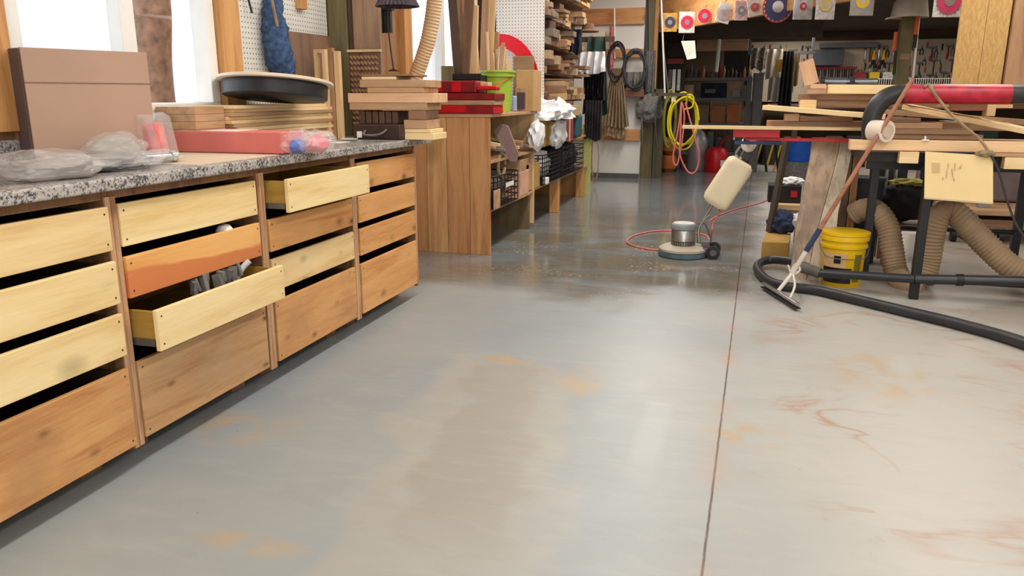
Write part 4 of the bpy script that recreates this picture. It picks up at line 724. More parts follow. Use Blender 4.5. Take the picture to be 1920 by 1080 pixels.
# ------------------------------------------------------------ grey metal shelf unit in the back room
def X_(px, Y): return ay(px, 200, Y).x
def Z_(px, py, Y): return ay(px, py, Y).z
gs = thing('metal_shelf_unit', (-.5, 13.6, 0), 'grey metal shelf unit with boxes in the back room', 'shelving unit'); xa, xb = X_(1270, 13.4), X_(1407, 13.4)
for (x, y) in ((xa, 13.4), (xb - .08, 13.4), (xa, 13.92), (xb - .08, 13.92)): build('upright', M().box(x, x + .08, y, y + .05, 0, 1.5), grym, gs)
for z_ in (.25, .72, 1.12, 1.44): build('shelf', M().box(xa + .081, xb - .081, 13.42, 13.95, z_, z_ + .05), grym, gs)
g2 = thing('metal_post', (X_(1420, 13.2), 13.25, 0), 'wide grey metal post right of the shelf unit', 'post'); build('post_body', M().box(X_(1412, 13.2), X_(1428, 13.2), 13.2, 13.32, 0, 1.55), grym, g2); build('post_edge', M().box(X_(1412, 13.2) - .03, X_(1412, 13.2) - .001, 13.22, 13.3, 0, 1.55), blkm, g2)
def fb(name, label, cat, x0, x1, z0, z1, mat, Y=13.5, dep=.3, grp=None): return build(name, M().box(X_(x0, Y), X_(x1, Y), Y, Y + dep, z0, z1), mat, label=label, cat=cat, group=grp, bevel=.006)
fb('cardboard_box', 'brown box at the left of the upper metal shelf', 'cardboard box', 1281, 1299, 1.171, 1.38, tanX); fb('dark_tool_case', 'black tool case with pale panel on the upper metal shelf', 'case', 1312, 1360, 1.171, 1.41, navy)
fb('case_label', 'pale lines label on the black tool case', 'label', 1320, 1340, 1.25, 1.31, gryf, 13.49, .008); fb('grey_box', 'grey box at the right of the upper metal shelf', 'box', 1371, 1386, 1.171, 1.3, plain('grey box', (130, 130, 134), .6)); fb('white_bundle', 'pale stacked lids at the right end of the upper metal shelf', 'lids', 1387, 1396, 1.171, 1.37, gryf)
fb('drawer_bin', 'brown bin, left of three on the middle metal shelf', 'bin', 1300, 1330, .771, 1.06, plain('brown bin', (120, 96, 72), .7)); fb('drawer_bin', 'orange brown bin, middle of three on the metal shelf', 'bin', 1334, 1361, .771, 1.05, plain('orange brown bin', (150, 96, 60), .7)); fb('drawer_bin', 'orange bin, right of three on the metal shelf', 'bin', 1364, 1388, .771, 1.07, plain('orange bin', (170, 98, 56), .7))
for i in range(6): fb('canister', '%s canister in the row on the lower metal shelf' % ['leftmost', 'second from left', 'third from left', 'third from right', 'second from right', 'rightmost'][i], 'canister', 1296 + i * 17, 1308 + i * 17, .301, .55 + .04 * (i % 3), plain('dark canister %d' % (i % 3), [(50, 54, 56), (84, 60, 60), (70, 90, 84)][i % 3], .5), grp='canisters on the lower metal shelf')
random.seed(11)
for i in range(16):
    x = X_(1285 + i * 7.6, 13.6); h = random.uniform(.1, .24); rr = random.uniform(.018, .03); m_ = [drkZ, brnZ, grym, dred, tanZ][i % 5]
    build('bottle', M().lathe([(rr, 0), (rr, h * .65), (rr * .4, h * .8), (rr * .4, h), (rr * .3, h)], (x, 13.6, 1.491), 12), m_, label='%s small bottle in the row atop the metal shelf unit' % ORD[i], cat='bottle', group='bottles on the metal shelf unit', smooth=True)
fb('dark_board', 'black sheet board leaning above the bottle row', 'board', 1352, 1396, 1.492, 1.92, plain('black board', (44, 40, 38), .8), 13.8, .03); fb('plywood_strip', 'brown strip of plywood above the black sheet board', 'board', 1300, 1395, 1.921, 2.12, cedX, 13.8, .03)
fb('dark_red_sign', 'dark board with red lettering bar left of the white sign', 'sign', 1246, 1276, 1.78, 2.0, plain('near black', (40, 34, 38), .7), 12.6, .03); fb('red_bar', 'dull red bar below the dark board left of the white sign', 'bar', 1246, 1277, 1.68, 1.76, plain('dull red', (150, 66, 52), .7), 12.6, .04)
build('hanging_board', M().box(X_(1244, 12.66), X_(1281, 12.66), 12.649, 12.69, 1.1, 2.299), plain('near black board', (46, 40, 38), .8), label='near black hanging panel just right of the pillar', cat='panel')
for i, (px, w_, h_) in enumerate(((1250, 7, .3), (1258, 6, .45), (1267, 6, .34))): fb('hanging_tool', ['pale hanging tool nearest the pillar', 'longest pale hanging tool behind the white pole', 'pale hanging tool left of the shelf unit'][i], 'tool', px, px + w_, 1.62 - h_, 1.6, [gryf, white, wcard][i], 12.62, .03)
rod('pointed_stick', 'white pointed stick hanging above the shelf unit', 'stick', (1349, 72), (1343, 135), 13.05, .03, white)
# aprons and jacket on the back wall rail
hang_cloth('white_apron', 'cream apron with a yellow patch hanging in the back room', 'apron', 1437, 1466, 92, 150, 13.9, plain('cream cloth', (200, 188, 168), .9), 2, .04); fb('apron_patch', 'ochre patch on the cream apron', 'patch', 1449, 1461, 1.58, 1.78, plain('ochre', (190, 150, 70), .8), 13.80, .01)
hang_cloth('grey_apron', 'pale grey apron hanging under the cream one', 'apron', 1440, 1462, 145, 190, 13.8, plain('grey cloth', (170, 164, 156), .9), 2, .04); hang_cloth('black_coat', 'long black coat hanging right of the cream apron', 'coat', 1462, 1488, 96, 200, 13.8, plain('black coat', (40, 38, 40), .9), 3, .05, .25)
hang_cloth('pattern_bag', 'black and white patterned bag left of the cream apron', 'bag', 1408, 1436, 90, 130, 13.9, plain('pattern', (130, 122, 112), .9, var=.8, scale=30), 2, .03); hang_cloth('ochre_coat', 'narrow ochre garment right of the black coat', 'coat', 1484, 1498, 100, 160, 13.85, plain('ochre cloth', (150, 120, 80), .9, var=.3), 2, .03)
build('coat_rail', M().box(X_(1395, 14.0), X_(1520, 14.0), 13.98, 14.02, 1.86, 1.91).box(X_(1396, 14), X_(1396, 14) + .04, 13.98, 14.02, 1.91, 2.299).box(X_(1512, 14), X_(1512, 14) + .04, 13.98, 14.02, 1.91, 2.299), grym, label='grey rail carrying the aprons and the coat', cat='rail')
# ------------------------------------------------------------ back wall tool boards
YB = 15.38
build('tool_board', M().box(X_(1400, YB), X_(1800, YB), YB, YB + .02, 1.1, 2.15), pegboard('dim tan pegboard', (186, 170, 146), (0, 2), .03), label='long tan pegboard full of tools on the back wall', cat='pegboard')
build('dark_cabinet', M().box(X_(1518, 15.1), X_(1573, 15.1), 15.1, 15.37, 1.72, 1.99), plain('charcoal cabinet', (58, 60, 66), .5), label='charcoal metal wall cabinet on the back pegboard', cat='cabinet', bevel=.01)
build('metal_duct', M().box(X_(1530, 14.9), X_(1640, 14.9), 15.22, 15.375, 2.02, 2.1), grym, label='grey horizontal duct above the back tool board', cat='duct', bevel=.01); build('hanging_rail', M().box(X_(1240, 13), X_(1530, 13), 13.0, 13.1, 2.06, 2.299), plain('dark brown bar', (84, 72, 60), .7), label='long brown rail under the loft of the back room', cat='rail')
rk = thing('chisel_rack', (X_(1560, 15.2), 15.25, 1.38), 'dark rack with a row of upright tools below the charcoal cabinet', 'rack'); build('rail', M().box(X_(1520, 15.2), X_(1600, 15.2), 15.2, 15.3, 1.66, 1.7), dred, rk)
for i in range(18): x = X_(1523 + i * 4.2, 15.22); build('tool', M().box(x, x + .022, 15.22, 15.26, 1.38, 1.659), [drkZ, blkm, grym][i % 3], rk)
random.seed(5)
TM = [blkm, grym, plain('yellow grip', (214, 170, 40), .5), plain('red grip', (170, 40, 36), .5), chrome, drkZ]
def hand_tool(i, x, z, row, nth):
    rl = ['bottom', 'middle', 'top'][row]
    kd = i % 3; Y = YB - .03; s = random.uniform(.8, 1.3)
    if kd == 0:
        t = thing('pliers', (x, Y, z), 'pliers in the %s row of the far pegboard, %s tool' % (rl, ORD[nth]), 'pliers', 'pliers on the far pegboard')
        build('jaws', M().cyl((x, Y, z), (x, Y, z + .05 * s), .014, .006, 8), grym, t); build('grip', M().tube([(x, Y, z), (x - .025, Y, z - .05 * s), (x - .018, Y, z - .12 * s)], .009, 6), TM[random.choice((0, 2, 3))], t); build('grip', M().tube([(x, Y, z), (x + .025, Y, z - .05 * s), (x + .018, Y, z - .12 * s)], .009, 6), TM[0], t)
    elif kd == 1:
        t = thing('screwdriver', (x, Y, z), 'screwdriver in the %s row of the far pegboard, %s tool' % (rl, ORD[nth]), 'screwdriver', 'screwdrivers on the far pegboard')
        build('shaft', M().cyl((x, Y, z - .14 * s), (x, Y, z), .005, n=6), chrome, t); build('handle', M().cyl((x, Y, z), (x, Y, z + .09 * s), .016, .013, 10), TM[random.choice((0, 2, 3, 5))], t)
    else:
        t = thing('hammer', (x, Y, z), 'hammer in the %s row of the far pegboard, %s tool' % (rl, ORD[nth]), 'hammer', 'hammers on the far pegboard')
        build('handle', M().cyl((x, Y, z - .2 * s), (x, Y, z), .011, n=8), TM[random.choice((0, 5))], t); build('head', M().box(x - .05 * s, x + .05 * s, Y - .014, Y + .014, z, z + .03), grym, t)
i = 0
for row, zz in enumerate((1.56, 1.78, 2.0)):
    px = 1404; nth = 0
    while px < 1790:
        x = X_(px, YB)
        if not (1512 < px < 1602 and True) and not (1405 < px < 1500 and row < 2 and i % 2): hand_tool(i, x, zz + random.uniform(-.04, .04), row, nth); nth += 1
        px += random.uniform(7, 12); i += 1
# wall bench with wire bins
fbz = thing('wire_bin_row', (X_(1700, 15.0), 15.1, 1.26), 'row of white wire bins at the foot of the back tool board', 'bins'); k = M()
for i in range(46): x = X_(1600 + i * 4.3, 15.0); k.box(x, x + .012, 15.0, 15.01, 1.28, 1.48)
build('wires', k, white, fbz, kind='stuff'); build('top_rail', M().box(X_(1600, 15), X_(1796, 15), 14.99, 15.3, 1.48, 1.495), white, fbz); build('tray', M().box(X_(1600, 15), X_(1796, 15), 15.02, 15.3, 1.26, 1.279), grym, fbz)
for i, px in enumerate((1638, 1656)): 
    t = thing('spring_clamp', ay(px, 110, 15.34), ['yellow spring clamp on the back wall, left one', 'yellow spring clamp on the back wall, right one'][i], 'clamp'); P = ay(px, 112, 15.34)
    build('jaw', M().cyl(P, P + Vector((0, 0, .16)), .035, .015, 8), yel, t); build('grip', M().tube([P, P + Vector((-.05, 0, -.14))], .018, 6), blk, t); build('grip', M().tube([P, P + Vector((.05, 0, -.14))], .018, 6), blk, t)
for i, (px, c_) in enumerate(((1640, yel), (1665, wcard), (1655, yel), (1612, dred))):
    P = ay(px, 133, 15.1); build('small_carton', M().box(P.x - .08, P.x + .08, 15.05, 15.2, 1.4955, 1.6), c_, label=['yellow carton under the yellow clamps', 'white carton right of the yellow clamps', 'second yellow carton under the clamps', 'dark red carton left of the yellow clamps'][i], cat='carton', bevel=.004) if i != 2 else None
build('back_bench', M().box(X_(1440, 14.6), 4.6, 14.55, 15.36, 1.0, 1.06), brnX, label='long brown bench along the back wall', cat='bench'); 
for i, x in enumerate((.8, 2.6, 4.4)): build('bench_leg', M().box(x, x + .09, 14.6, 14.7, 0, .999), drkZ, label='%s dark leg holding up the long back bench' % ['left', 'middle', 'right'][i], cat='bench leg', group='legs under the back bench')
random.seed(3)
for i in range(12):
    x0 = .35 + i * .34; h = random.uniform(.25, .7); build('storage_tub', M().box(x0, x0 + .28, 14.72, 15.2, 0, h), [plain('dark tub', (54, 52, 54), .6), card, plain('dark green tub', (46, 60, 54), .6), drkX][i % 4], label='%s storage tub on the floor beneath the back bench' % ORD[i], cat='tub', group='tubs under the back bench', bevel=.01)
# floor things in the back room
def lz(name, label, cat, px, py, Z, prof, mat, seg=24): P = az(px, py, 0); return build(name, M().lathe([(r_, z_) for r_, z_ in prof], (P.x, P.y, 0), seg), mat, label=label, cat=cat, smooth=True)
P = az(1342, 322, 0); rc = thing('red_jug', (P.x, P.y, 0), 'red plastic can on the floor by the metal shelf unit', 'can'); build('jug_body', M().lathe([(.17, 0), (.18, .02), (.18, .3), (.13, .38), (.06, .4)], (P.x, P.y, 0), 28), red, rc, smooth=True); build('spout', M().tube([(P.x + .02, P.y, .39), (P.x + .1, P.y, .52), (P.x + .2, P.y, .6)], .02, 8), dred, rc, smooth=True); build('white_label', M().box(P.x + .07, P.x + .14, P.y - .19, P.y - .165, .1, .2), white, rc)
lz('grey_tank', 'grey round tank on the floor left of the red can', 'tank', 1306, 320, 0, [(.14, 0), (.16, .03), (.16, .5), (.1, .62), (.05, .66), (.05, .72)], plain('grey tank', (150, 146, 150), .4, .4))
for i, zz in enumerate((0, .28)): P = az(1253, 322, 0); build('orange_pot', M().lathe([(.06, 0), (.12, .06), (.13, .2), (.1, .27)], (P.x, P.y, zz), 20), plain('rust orange', (176, 96, 36), .6), label=['rust orange pot on the floor beside the pillar', 'rust orange pot stacked above another beside the pillar'][i], cat='pot', smooth=True)
P = az(1496, 338, 0); bb = thing('blue_bucket', (P.x, P.y, 0), 'blue bucket on grey base behind the lumber table', 'bucket'); build('base', M().lathe([(.2, 0), (.2, .26), (.19, .28)], (P.x, P.y, 0), 28), gryf, bb, smooth=True); build('bucket_body', M().lathe([(.2, .281), (.17, .29), (.2, .56), (.21, .58)], (P.x, P.y, 0), 28), blu, bb, smooth=True)
for i, px in enumerate((1425, 1447, 1462)): P = az(px, 322, 0); t = thing('yellow_stand', (P.x, P.y, 0), ['small yellow legged stand, left of three behind the polisher', 'small yellow legged stand, middle of three behind the polisher', 'small yellow legged stand, right of three behind the polisher'][i], 'stand'); build('leg', M().bar((P.x - .1, P.y, 0), (P.x, P.y, .5), .03, .03), yel, t); build('leg', M().bar((P.x + .1, P.y, 0), (P.x + .01, P.y + .03, .5), .03, .03), blkm, t); build('top', M().box(P.x - .07, P.x + .07, P.y - .05, P.y + .05, .5, .53), blkm, t)
for i, (x0, y0, w_, h_, m_) in enumerate(((-.1, 14.6, .35, .9, drkZ), (-.9, 14.7, .7, 1.3, drkX))): build('dark_chest', M().box(x0 - .4, x0 - .4 + w_, y0, y0 + .5, 0, h_), m_, label=['narrow dark chest against the back wall', 'tall dark chest behind the metal shelf unit'][i], cat='chest', bevel=.01)
# ------------------------------------------------------------ second post, cap, chipboard panel
YP = 9.0
build('olive_post', M().box(ay(1684, 100, YP).x, ay(1709, 100, YP).x, YP, YP + .15, 0, 2.29), olvZ, label='olive green post behind the lumber table', cat='post', bevel=.004); build('paper_tag', M().box(ay(1684, 110, YP).x + .01, ay(1708, 110, YP).x - .01, YP - .006, YP - .001, ay(1695, 112, YP).z, ay(1695, 101, YP).z), plain('dusty pink', (166, 132, 108), .8), label='dusty pink tag on the olive green post', cat='tag')
for i, (p0, p1, r_, m_, l_) in enumerate((((1728, -15), (1712, 145), .011, white, 'pale tube slanting down along the olive green post'), ((1724, 0), (1717, 65), .02, plain('vermilion', (214, 90, 50), .5), 'vermilion handle hanging right of the olive green post'), ((1680, 60), (1676, 95), .018, plain('vermilion', (214, 90, 50), .5), 'short vermilion handle left of the olive green post'), ((1679, 95), (1676, 140), .014, blk, 'black shaft hanging left of the olive green post'), ((1718, 65), (1714, 90), .018, blk, 'black grip under the vermilion handle'))): rod('hanging_tool', l_, 'tool', p0, p1, YP - .08, r_, m_)
P = ay(1702, 14, YP); hc = thing('hat', (P.x, YP - .12, P.z), 'grey beige rounded cap hanging at the top of the olive post', 'cap'); build('crown', M().lathe([(.0, .2), (.09, .18), (.15, .1), (.175, -.05), (.165, -.05)], (P.x, YP - .14, P.z - .06), 28, cap=False), plain('beige cap', (214, 206, 188), .8, var=.1), hc, smooth=True); build('brim', M().obox((P.x - .15, YP - .18, P.z - .105), (.14, .1, .012), Euler((0, R(-12), 0))), plain('beige cap', (196, 186, 166), .8), hc, bevel=.004)
def osb():
    m, t, b = nt('oriented strand board'); tc = N(t, 'ShaderNodeTexCoord'); acc = None
    for k, (rot, off) in enumerate(((.25, 0), (-.5, 3.1), (1.2, 7.7))):
        mp = N(t, 'ShaderNodeMapping'); mp.inputs['Scale'].default_value = (38, 5, 7); mp.inputs['Rotation'].default_value = (0, rot, 0); mp.inputs['Location'].default_value = (off, off, off); t.links.new(tc.outputs['Object'], mp.inputs[0])
        n = N(t, 'ShaderNodeTexNoise', Scale=2.2, Detail=5.0, Roughness=.6, Distortion=.6); t.links.new(mp.outputs[0], n.inputs['Vector']); acc = n.outputs[0] if acc is None else mth(t, 'MAXIMUM', acc, n.outputs[0])
    t.links.new(ramp(t, acc, [(.48, lin((190, 148, 88))), (.6, lin((206, 166, 102))), (.72, lin((222, 186, 124)))]), b.inputs['Base Color']); b.inputs['Roughness'].default_value = .7; return m
YO = 6.9; om = osb(); xa, xb, xc = ay(1794, 80, YO).x, ay(1844, 80, YO).x, ay(1888, 80, YO).x
build('chipboard_panel', M().box(xa, xb - .002, YO, YO + .02, 1.18, 2.299), om, label='left golden chipboard strip at the right photo edge', cat='chipboard', bevel=.001); build('chipboard_panel', M().box(xb, xc, YO, YO + .02, 1.18, 2.299), om, label='right golden chipboard strip next to the tan upright plank', cat='chipboard', bevel=.001); build('upright_plank', M().box(xc + .012, xc + .15, YO - .03, YO + .02, 1.16, 2.299), tanZ, label='tan upright plank right of the chipboard', cat='plank', bevel=.003); build('chipboard_panel', M().box(xc + .155, xc + .9, YO, YO + .02, 1.18, 2.299), om, label='wide chipboard panel cut by the right photo edge', cat='chipboard', bevel=.001)
# ------------------------------------------------------------ floor polisher
P = az(1276, 487, 0); px_, py_ = P.x, P.y + .17; fp = thing('floor_polisher', (px_, py_, 0), 'white tank floor polisher standing on the wet floor', 'floor polisher')
teal = plain('dusty blue bumper', (84, 108, 122), .6, var=.2); bge = plain('dusty beige housing', (176, 166, 150), .6, var=.15, scale=6); steelw = plain('dull motor steel', (176, 178, 176), .32, .85, var=.2)
build('brush_skirt', M().lathe([(.17, .0), (.185, .004), (.187, .035), (.17, .04)], (px_, py_, .002), 48), teal, fp, smooth=True, label='dusty blue rubber bumper ring'); build('deck', M().lathe([(.183, .043), (.182, .06), (.15, .078), (.1, .085), (.02, .086)], (px_, py_, .002), 48), bge, fp, smooth=True)
build('motor_vent', M().lathe([(.088, .088), (.088, .115)], (px_, py_, .002), 40), plain('dark rust vents', (90, 64, 50), .7), fp, smooth=True); k = M()
for i in range(32): an = 2 * math.pi * i / 32; k.obox((px_ + .09 * math.cos(an), py_ + .09 * math.sin(an), .104), (.005, .007, .024), Euler((0, 0, an)))
build('vent_fin', k, steelw, fp, kind='stuff'); build('motor_body', M().lathe([(.09, .118), (.092, .12), (.09, .2), (.088, .203)], (px_, py_, .002), 48), steelw, fp, smooth=True)
build('motor_cap', M().lathe([(.094, .205), (.098, .21), (.098, .235), (.09, .247), (.05, .252), (.01, .253)], (px_, py_, .002), 48), plain('grey cap', (126, 134, 138), .45, var=.1), fp, smooth=True); build('cap_top', M().lathe([(.08, .2495), (.078, .2545), (.02, .2575)], (px_, py_, .002), 40), plain('pale cap top', (206, 202, 194), .5), fp, smooth=True)
Y = py_
def pp(px, py, dy=0): return ay(px, py, Y + dy)
for s in (-1, 1):
    c = pp(1338, 470); c = Vector((c.x, Y + .09 * s, .052)); w_ = build('wheel', M().lathe([(.03, -.016), (.05, -.014), (.051, .014), (.03, .016)], c, 28, Euler((R(90), 0, 0))), blk, fp, smooth=True); build('hub', M().lathe([(.024, -.018), (.024, .018)], c, 20, Euler((R(90), 0, 0))), grym, w_, smooth=True)
c = pp(1338, 470); build('axle', M().cyl((c.x, Y - .08, .052), (c.x, Y + .08, .052), .008), steelw, fp, smooth=True); build('wheel_bracket', M().box(px_ + .14, c.x + .02, Y - .06, Y + .06, .04, .075).box(px_ + .14, px_ + .2, Y - .03, Y + .03, .075, .12), grym, fp, bevel=.004)
build('yoke', M().tube([pp(1311, 455), pp(1310, 430), pp(1318, 415), pp(1330, 403)], .013, 10), steelw, fp, smooth=True); build('lever', M().tube([pp(1310, 418), pp(1322, 420), pp(1330, 440), pp(1334, 452)], .007, 8), grym, fp, smooth=True)
hA = pp(1318, 412); hB = pp(1410, 262); build('handle_pole', M().cyl(hA, hB, .014, n=14), steelw, fp, smooth=True)
# solution tank, tilted along the pole
d = (pp(1392, 301) - pp(1338, 382)); ctr = (pp(1392, 301) + pp(1338, 382)) / 2 + Vector((0, -.05, 0)); q = d.to_track_quat('Z', 'Y').to_matrix(); h = d.length / 2
k = M(); prof = [(.0, -h), (.7, -h), (.93, -h + .02), (1, -h + .05), (1, h - .05), (.93, h - .02), (.7, h), (0, h)]; n = 40; rings = []
for s_, z_ in prof:
    ring = []
    for i in range(n):
        t_ = 2 * math.pi * i / n; ct, st = math.cos(t_), math.sin(t_); e = .42; ring.append(k.b.verts.new(ctr + q @ Vector(((abs(ct) ** e) * (1 if ct > 0 else -1) * .095 * max(s_, .02), (abs(st) ** e) * (1 if st > 0 else -1) * .104 * max(s_, .02), z_))))
    rings.append(ring)
for a_, b_ in zip(rings, rings[1:]):
    for i in range(n): k.b.faces.new((a_[i], a_[(i + 1) % n], b_[(i + 1) % n], b_[i]))
k.b.faces.new(rings[0][::-1]); k.b.faces.new(rings[-1]); build('solution_tank', k, cream, fp, smooth=True)
build('tank_bracket', M().tube([pp(1345, 372, .02), pp(1356, 380, .0), pp(1350, 395)], .012, 8).box(pp(1352, 380).x - .02, pp(1352, 380).x + .02, Y - .03, Y + .03, pp(1352, 386).z, pp(1352, 372).z), plain('rusty bracket', (120, 70, 56), .6), fp, smooth=True)
build('handle_head', M().blob(pp(1404, 270), (.055, .06, .06), .1, 2, 3), plain('white handle casting', (226, 222, 214), .4), fp, smooth=True); build('grip', M().cyl(pp(1398, 262, -.14), pp(1408, 262, .14), .016), blk, fp, smooth=True); build('switch_box', M().obox(pp(1401, 290), (.045, .07, .07), q), dgry, fp, bevel=.006); build('cord_hook', M().tube([pp(1388, 275), pp(1380, 288), pp(1386, 298)], .009, 8), steelw, fp, smooth=True)
build('squeeze_lever', M().tube([pp(1409, 262), pp(1403, 280), pp(1395, 292)], .012, 8), white, fp, smooth=True)
rg_ = lambda *p: az(*p, .008)
build('power_cord', M().tube([pp(1352, 385, -.03), pp(1349, 400, -.03), pp(1337, 418, -.03), Vector((c.x - .02, Y - .04, .2)), rg_(1331, 455), rg_(1320, 440), rg_(1250, 432), rg_(1200, 438), rg_(1176, 450), rg_(1186, 460), rg_(1225, 468), rg_(1255, 466)], .006, 8), pnkc, label='salmon pink power cord lying around the floor polisher', cat='cord', smooth=True)
build('power_cord', M().tube([rg_(1330, 415), rg_(1345, 405), rg_(1380, 392), rg_(1420, 382), rg_(1450, 372), rg_(1500, 366)], .006, 8), pnkc, label='second salmon cord trailing right behind the polisher', cat='cord', smooth=True)
# ------------------------------------------------------------ lumber table
TY = 5.07; TZ = .875
xl = az(1712, 560, 0).x
tb = thing('lumber_table', (1.6, 5.6, 0), 'black steel table carrying the lumber pile at right', 'table')
build('table_top', M().box(.70, 2.6, 5.12, 6.0, .82, TZ), plain('dark table top', (52, 46, 46), .6, var=.3), tb)
for (x, y) in ((xl, 5.07), (ay(1632, 400, 5.55).x, 5.55), (ay(1912, 400, 5.96).x, 5.96), (2.5, 5.1), (.75, 5.96), (2.5, 5.96)): build('leg', M().box(x - .025, x + .025, y - .025, y + .025, 0, .8195 if y > 5.09 else .87), blkm, tb, bevel=.003)
build('leg_clamp', M().box(xl - .04, xl + .03, 5.03, 5.11, .72, .80), blkm, tb, bevel=.006); build('base_rail', M().cyl((xl + .03, 5.1, .12), (2.6, 5.1, .12), .02, n=14).cyl((.8, 5.96, .3), (2.5, 5.96, .3), .018, n=10), blkm, tb, smooth=True)
build('under_beam', M().box(.78, 2.55, 5.5, 5.54, .74, .8195), blkm, tb)
# red clamp rails under the lumber
rr_ = thing('red_rail', (.4, 5.6, .93), 'bright red fence rail poking out left under the lumber', 'rail'); a = ay(1376, 246, 5.6); z0 = a.z - .028
build('rail_body', M().box(a.x, a.x + .30, 5.575, 5.64, z0 - .012, z0 + .056), red, rr_, bevel=.004); build('rail_bar', M().box(a.x - .02 + .1, 2.4, 5.6, 5.63, z0 - .034, z0 - .0125), red, rr_, bevel=.002); build('silver_pin', M().cyl((a.x + .004, 5.61, z0 - .03), (a.x + .004, 5.61, z0 + .05), .008), chrome, rr_, smooth=True); build('navy_strip', M().box(a.x + .01, a.x + .32, 5.57, 5.6, z0 - .058, z0 - .036), bluc, rr_)
build('rail_support', M().box(.72, .8, 5.56, 5.64, TZ + .0, z0 - .0345), blkm, rr_); build('rail_support', M().box(2.2, 2.28, 5.56, 5.64, TZ + .0, z0 - .0345), blkm, rr_)
def bp(label, x0, y0, Y0_, x1, y1, Y1_, W, T, mat, name='lumber_board', grp='boards of the lumber pile', bevel=.002):
    p0 = ay(x0, y0, Y0_); p1 = ay(x1, y1, Y1_); return board(name, label, 'board', p0, p1, W, T, mat, grp, bevel=bevel)
def hb(label, x0, x1, Y, z, T, W, mat, name='lumber_board', dz=0, dy=0):   # a board lying level
    a = ay(x0, 215, Y).x; c = ay(x1, 215, Y).x; return board(name, label, 'board', (a, Y + W / 2, z + T / 2), (c, Y + W / 2 + dy, z + T / 2 + dz), W, T, mat, 'boards of the lumber pile')
zr = z0 + .057
hb('long thin strip reaching furthest left under the lumber pile', 1280, 1660, 5.52, .962 + .02, .022, .06, palX)
hb('thick brown board low in the pile at its left end', 1440, 1900, 5.66, .985, .05, .2, tanX)
hb('second brown board low in the pile, above the thick one', 1500, 1600, 5.62, 1.037, .03, .2, cedX); hb('small pink block end at the left of the brown boards', 1472, 1499, 5.6, 1.037, .045, .14, pinkX)
bp('wide cream board jutting out left of the pile', 1434, 201, 5.62, 1660, 219, 5.5, .22, .03, palX2)
hb('brown board under the short cream board', 1498, 1800, 5.75, 1.13, .045, .16, tanX, dz=.0); hb('tan square block between the cream boards', 1499, 1529, 5.66, 1.115, .06, .1, palX)
hb('upper cream board at the left of the pile', 1547, 1700, 5.66, 1.216, .058, .2, palX2, dz=-.006); hb('brown board under the upper cream board', 1497, 1760, 5.7, 1.178, .034, .2, brnX, dz=-.01)
hb('small brown block at the top left of the pile', 1511, 1546, 5.62, 1.215, .03, .1, tanX); hb('pale short block topping the small brown one', 1515, 1544, 5.62, 1.247, .03, .09, pinkX)
P0 = ay(1522, 158, 5.66); P1 = ay(1511, 114, 5.66); board('wood_offcut', 'pinkish offcut leaning upright on top of the lumber pile', 'wood scrap', P0, P1, .09, .045, pinkX)
hb('brown board behind the black padded tube', 1700, 1850, 5.4, 1.15, .04, .12, cedX); hb('dark reddish block under the padded tube', 1785, 1848, 5.3, 1.115, .062, .1, wood('reddish block', (150, 100, 72), (110, 70, 50), 'X')); hb('cream block end beside the dark reddish block', 1850, 1866, 5.28, 1.085, .085, .1, palX2); hb('pink board right of the cream block end', 1862, 1897, 5.38, 1.13, .055, .1, pinkX)
bp('long cream board slanting down to the right edge', 1700, 200, 5.55, 1990, 258, 5.2, .2, .03, palX2); bp('brown board lying behind the long slanting board', 1640, 208, 5.82, 1960, 232, 5.9, .2, .035, tanX)
for i, (x0, x1, z_, T, m_, l_) in enumerate(((1650, 1990, .878, .03, brnX, 'dark board on the table top, lowest behind the front strip'), (1645, 1950, .91, .03, tanX, 'tan board second from the table top'), (1640, 1850, .942, .03, cedX, 'cedar board third from the table top'), (1660, 1830, .974, .03, tanX, 'tan board fourth from the table top'), (1655, 1770, 1.006, .034, cedX, 'thick cedar board near the white roll'), (1680, 1728, 1.042, .026, brnX, 'brown board under the slanting boards'))): hb(l_, x0, x1, 5.32 + .012 * (i % 3), z_, T, .22, m_)
hb('long warm pine board along the front of the table', 1600, 1990, 5.02, .8905, .058, .09, wood('warm pine x', (234, 198, 152), (208, 164, 116), 'X', grain=.7)); hb('thin strip under the right end of the front board', 1840, 1990, 5.0, .868, .02, .08, tanX)
hb('blond board end hanging under the front board', 1696, 1733, 5.0, .82, .066, .06, palX, name='wood_block'); hb('blond board end at the right photo edge below the front board', 1897, 1950, 5.0, .80, .066, .06, palX, name='wood_block')
P = ay(1736, 262, 5.0); build('white_clip', M().box(P.x - .016, P.x + .02, 5.01, 5.03, .949, .957).box(P.x - .004, P.x + .003, 5.01, 5.03, .957, .975), white, label='tiny white clip on the long front board', cat='clip')
# pipe clamp on top
pcx = thing('pipe_clamp', ay(1590, 150, 5.5), 'steel pipe clamp lying on top of the lumber pile', 'clamp'); build('pipe', M().cyl(ay(1543, 152, 5.72), ay(1586, 153, 5.72), .026, n=16).cyl(ay(1586, 153, 5.72), ay(1645, 153, 5.72), .022, n=16), plain('steel tube', (120, 126, 136), .25, .9), pcx, smooth=True); build('end_collar', M().cyl(ay(1541, 152, 5.72), ay(1546, 152, 5.72), .031, n=16), blk, pcx, smooth=True); build('coupling', M().cyl(ay(1593, 153, 5.72), ay(1602, 153, 5.72), .034, n=16).obox(ay(1597, 159, 5.7), (.05, .05, .03)), blk, pcx, smooth=True)
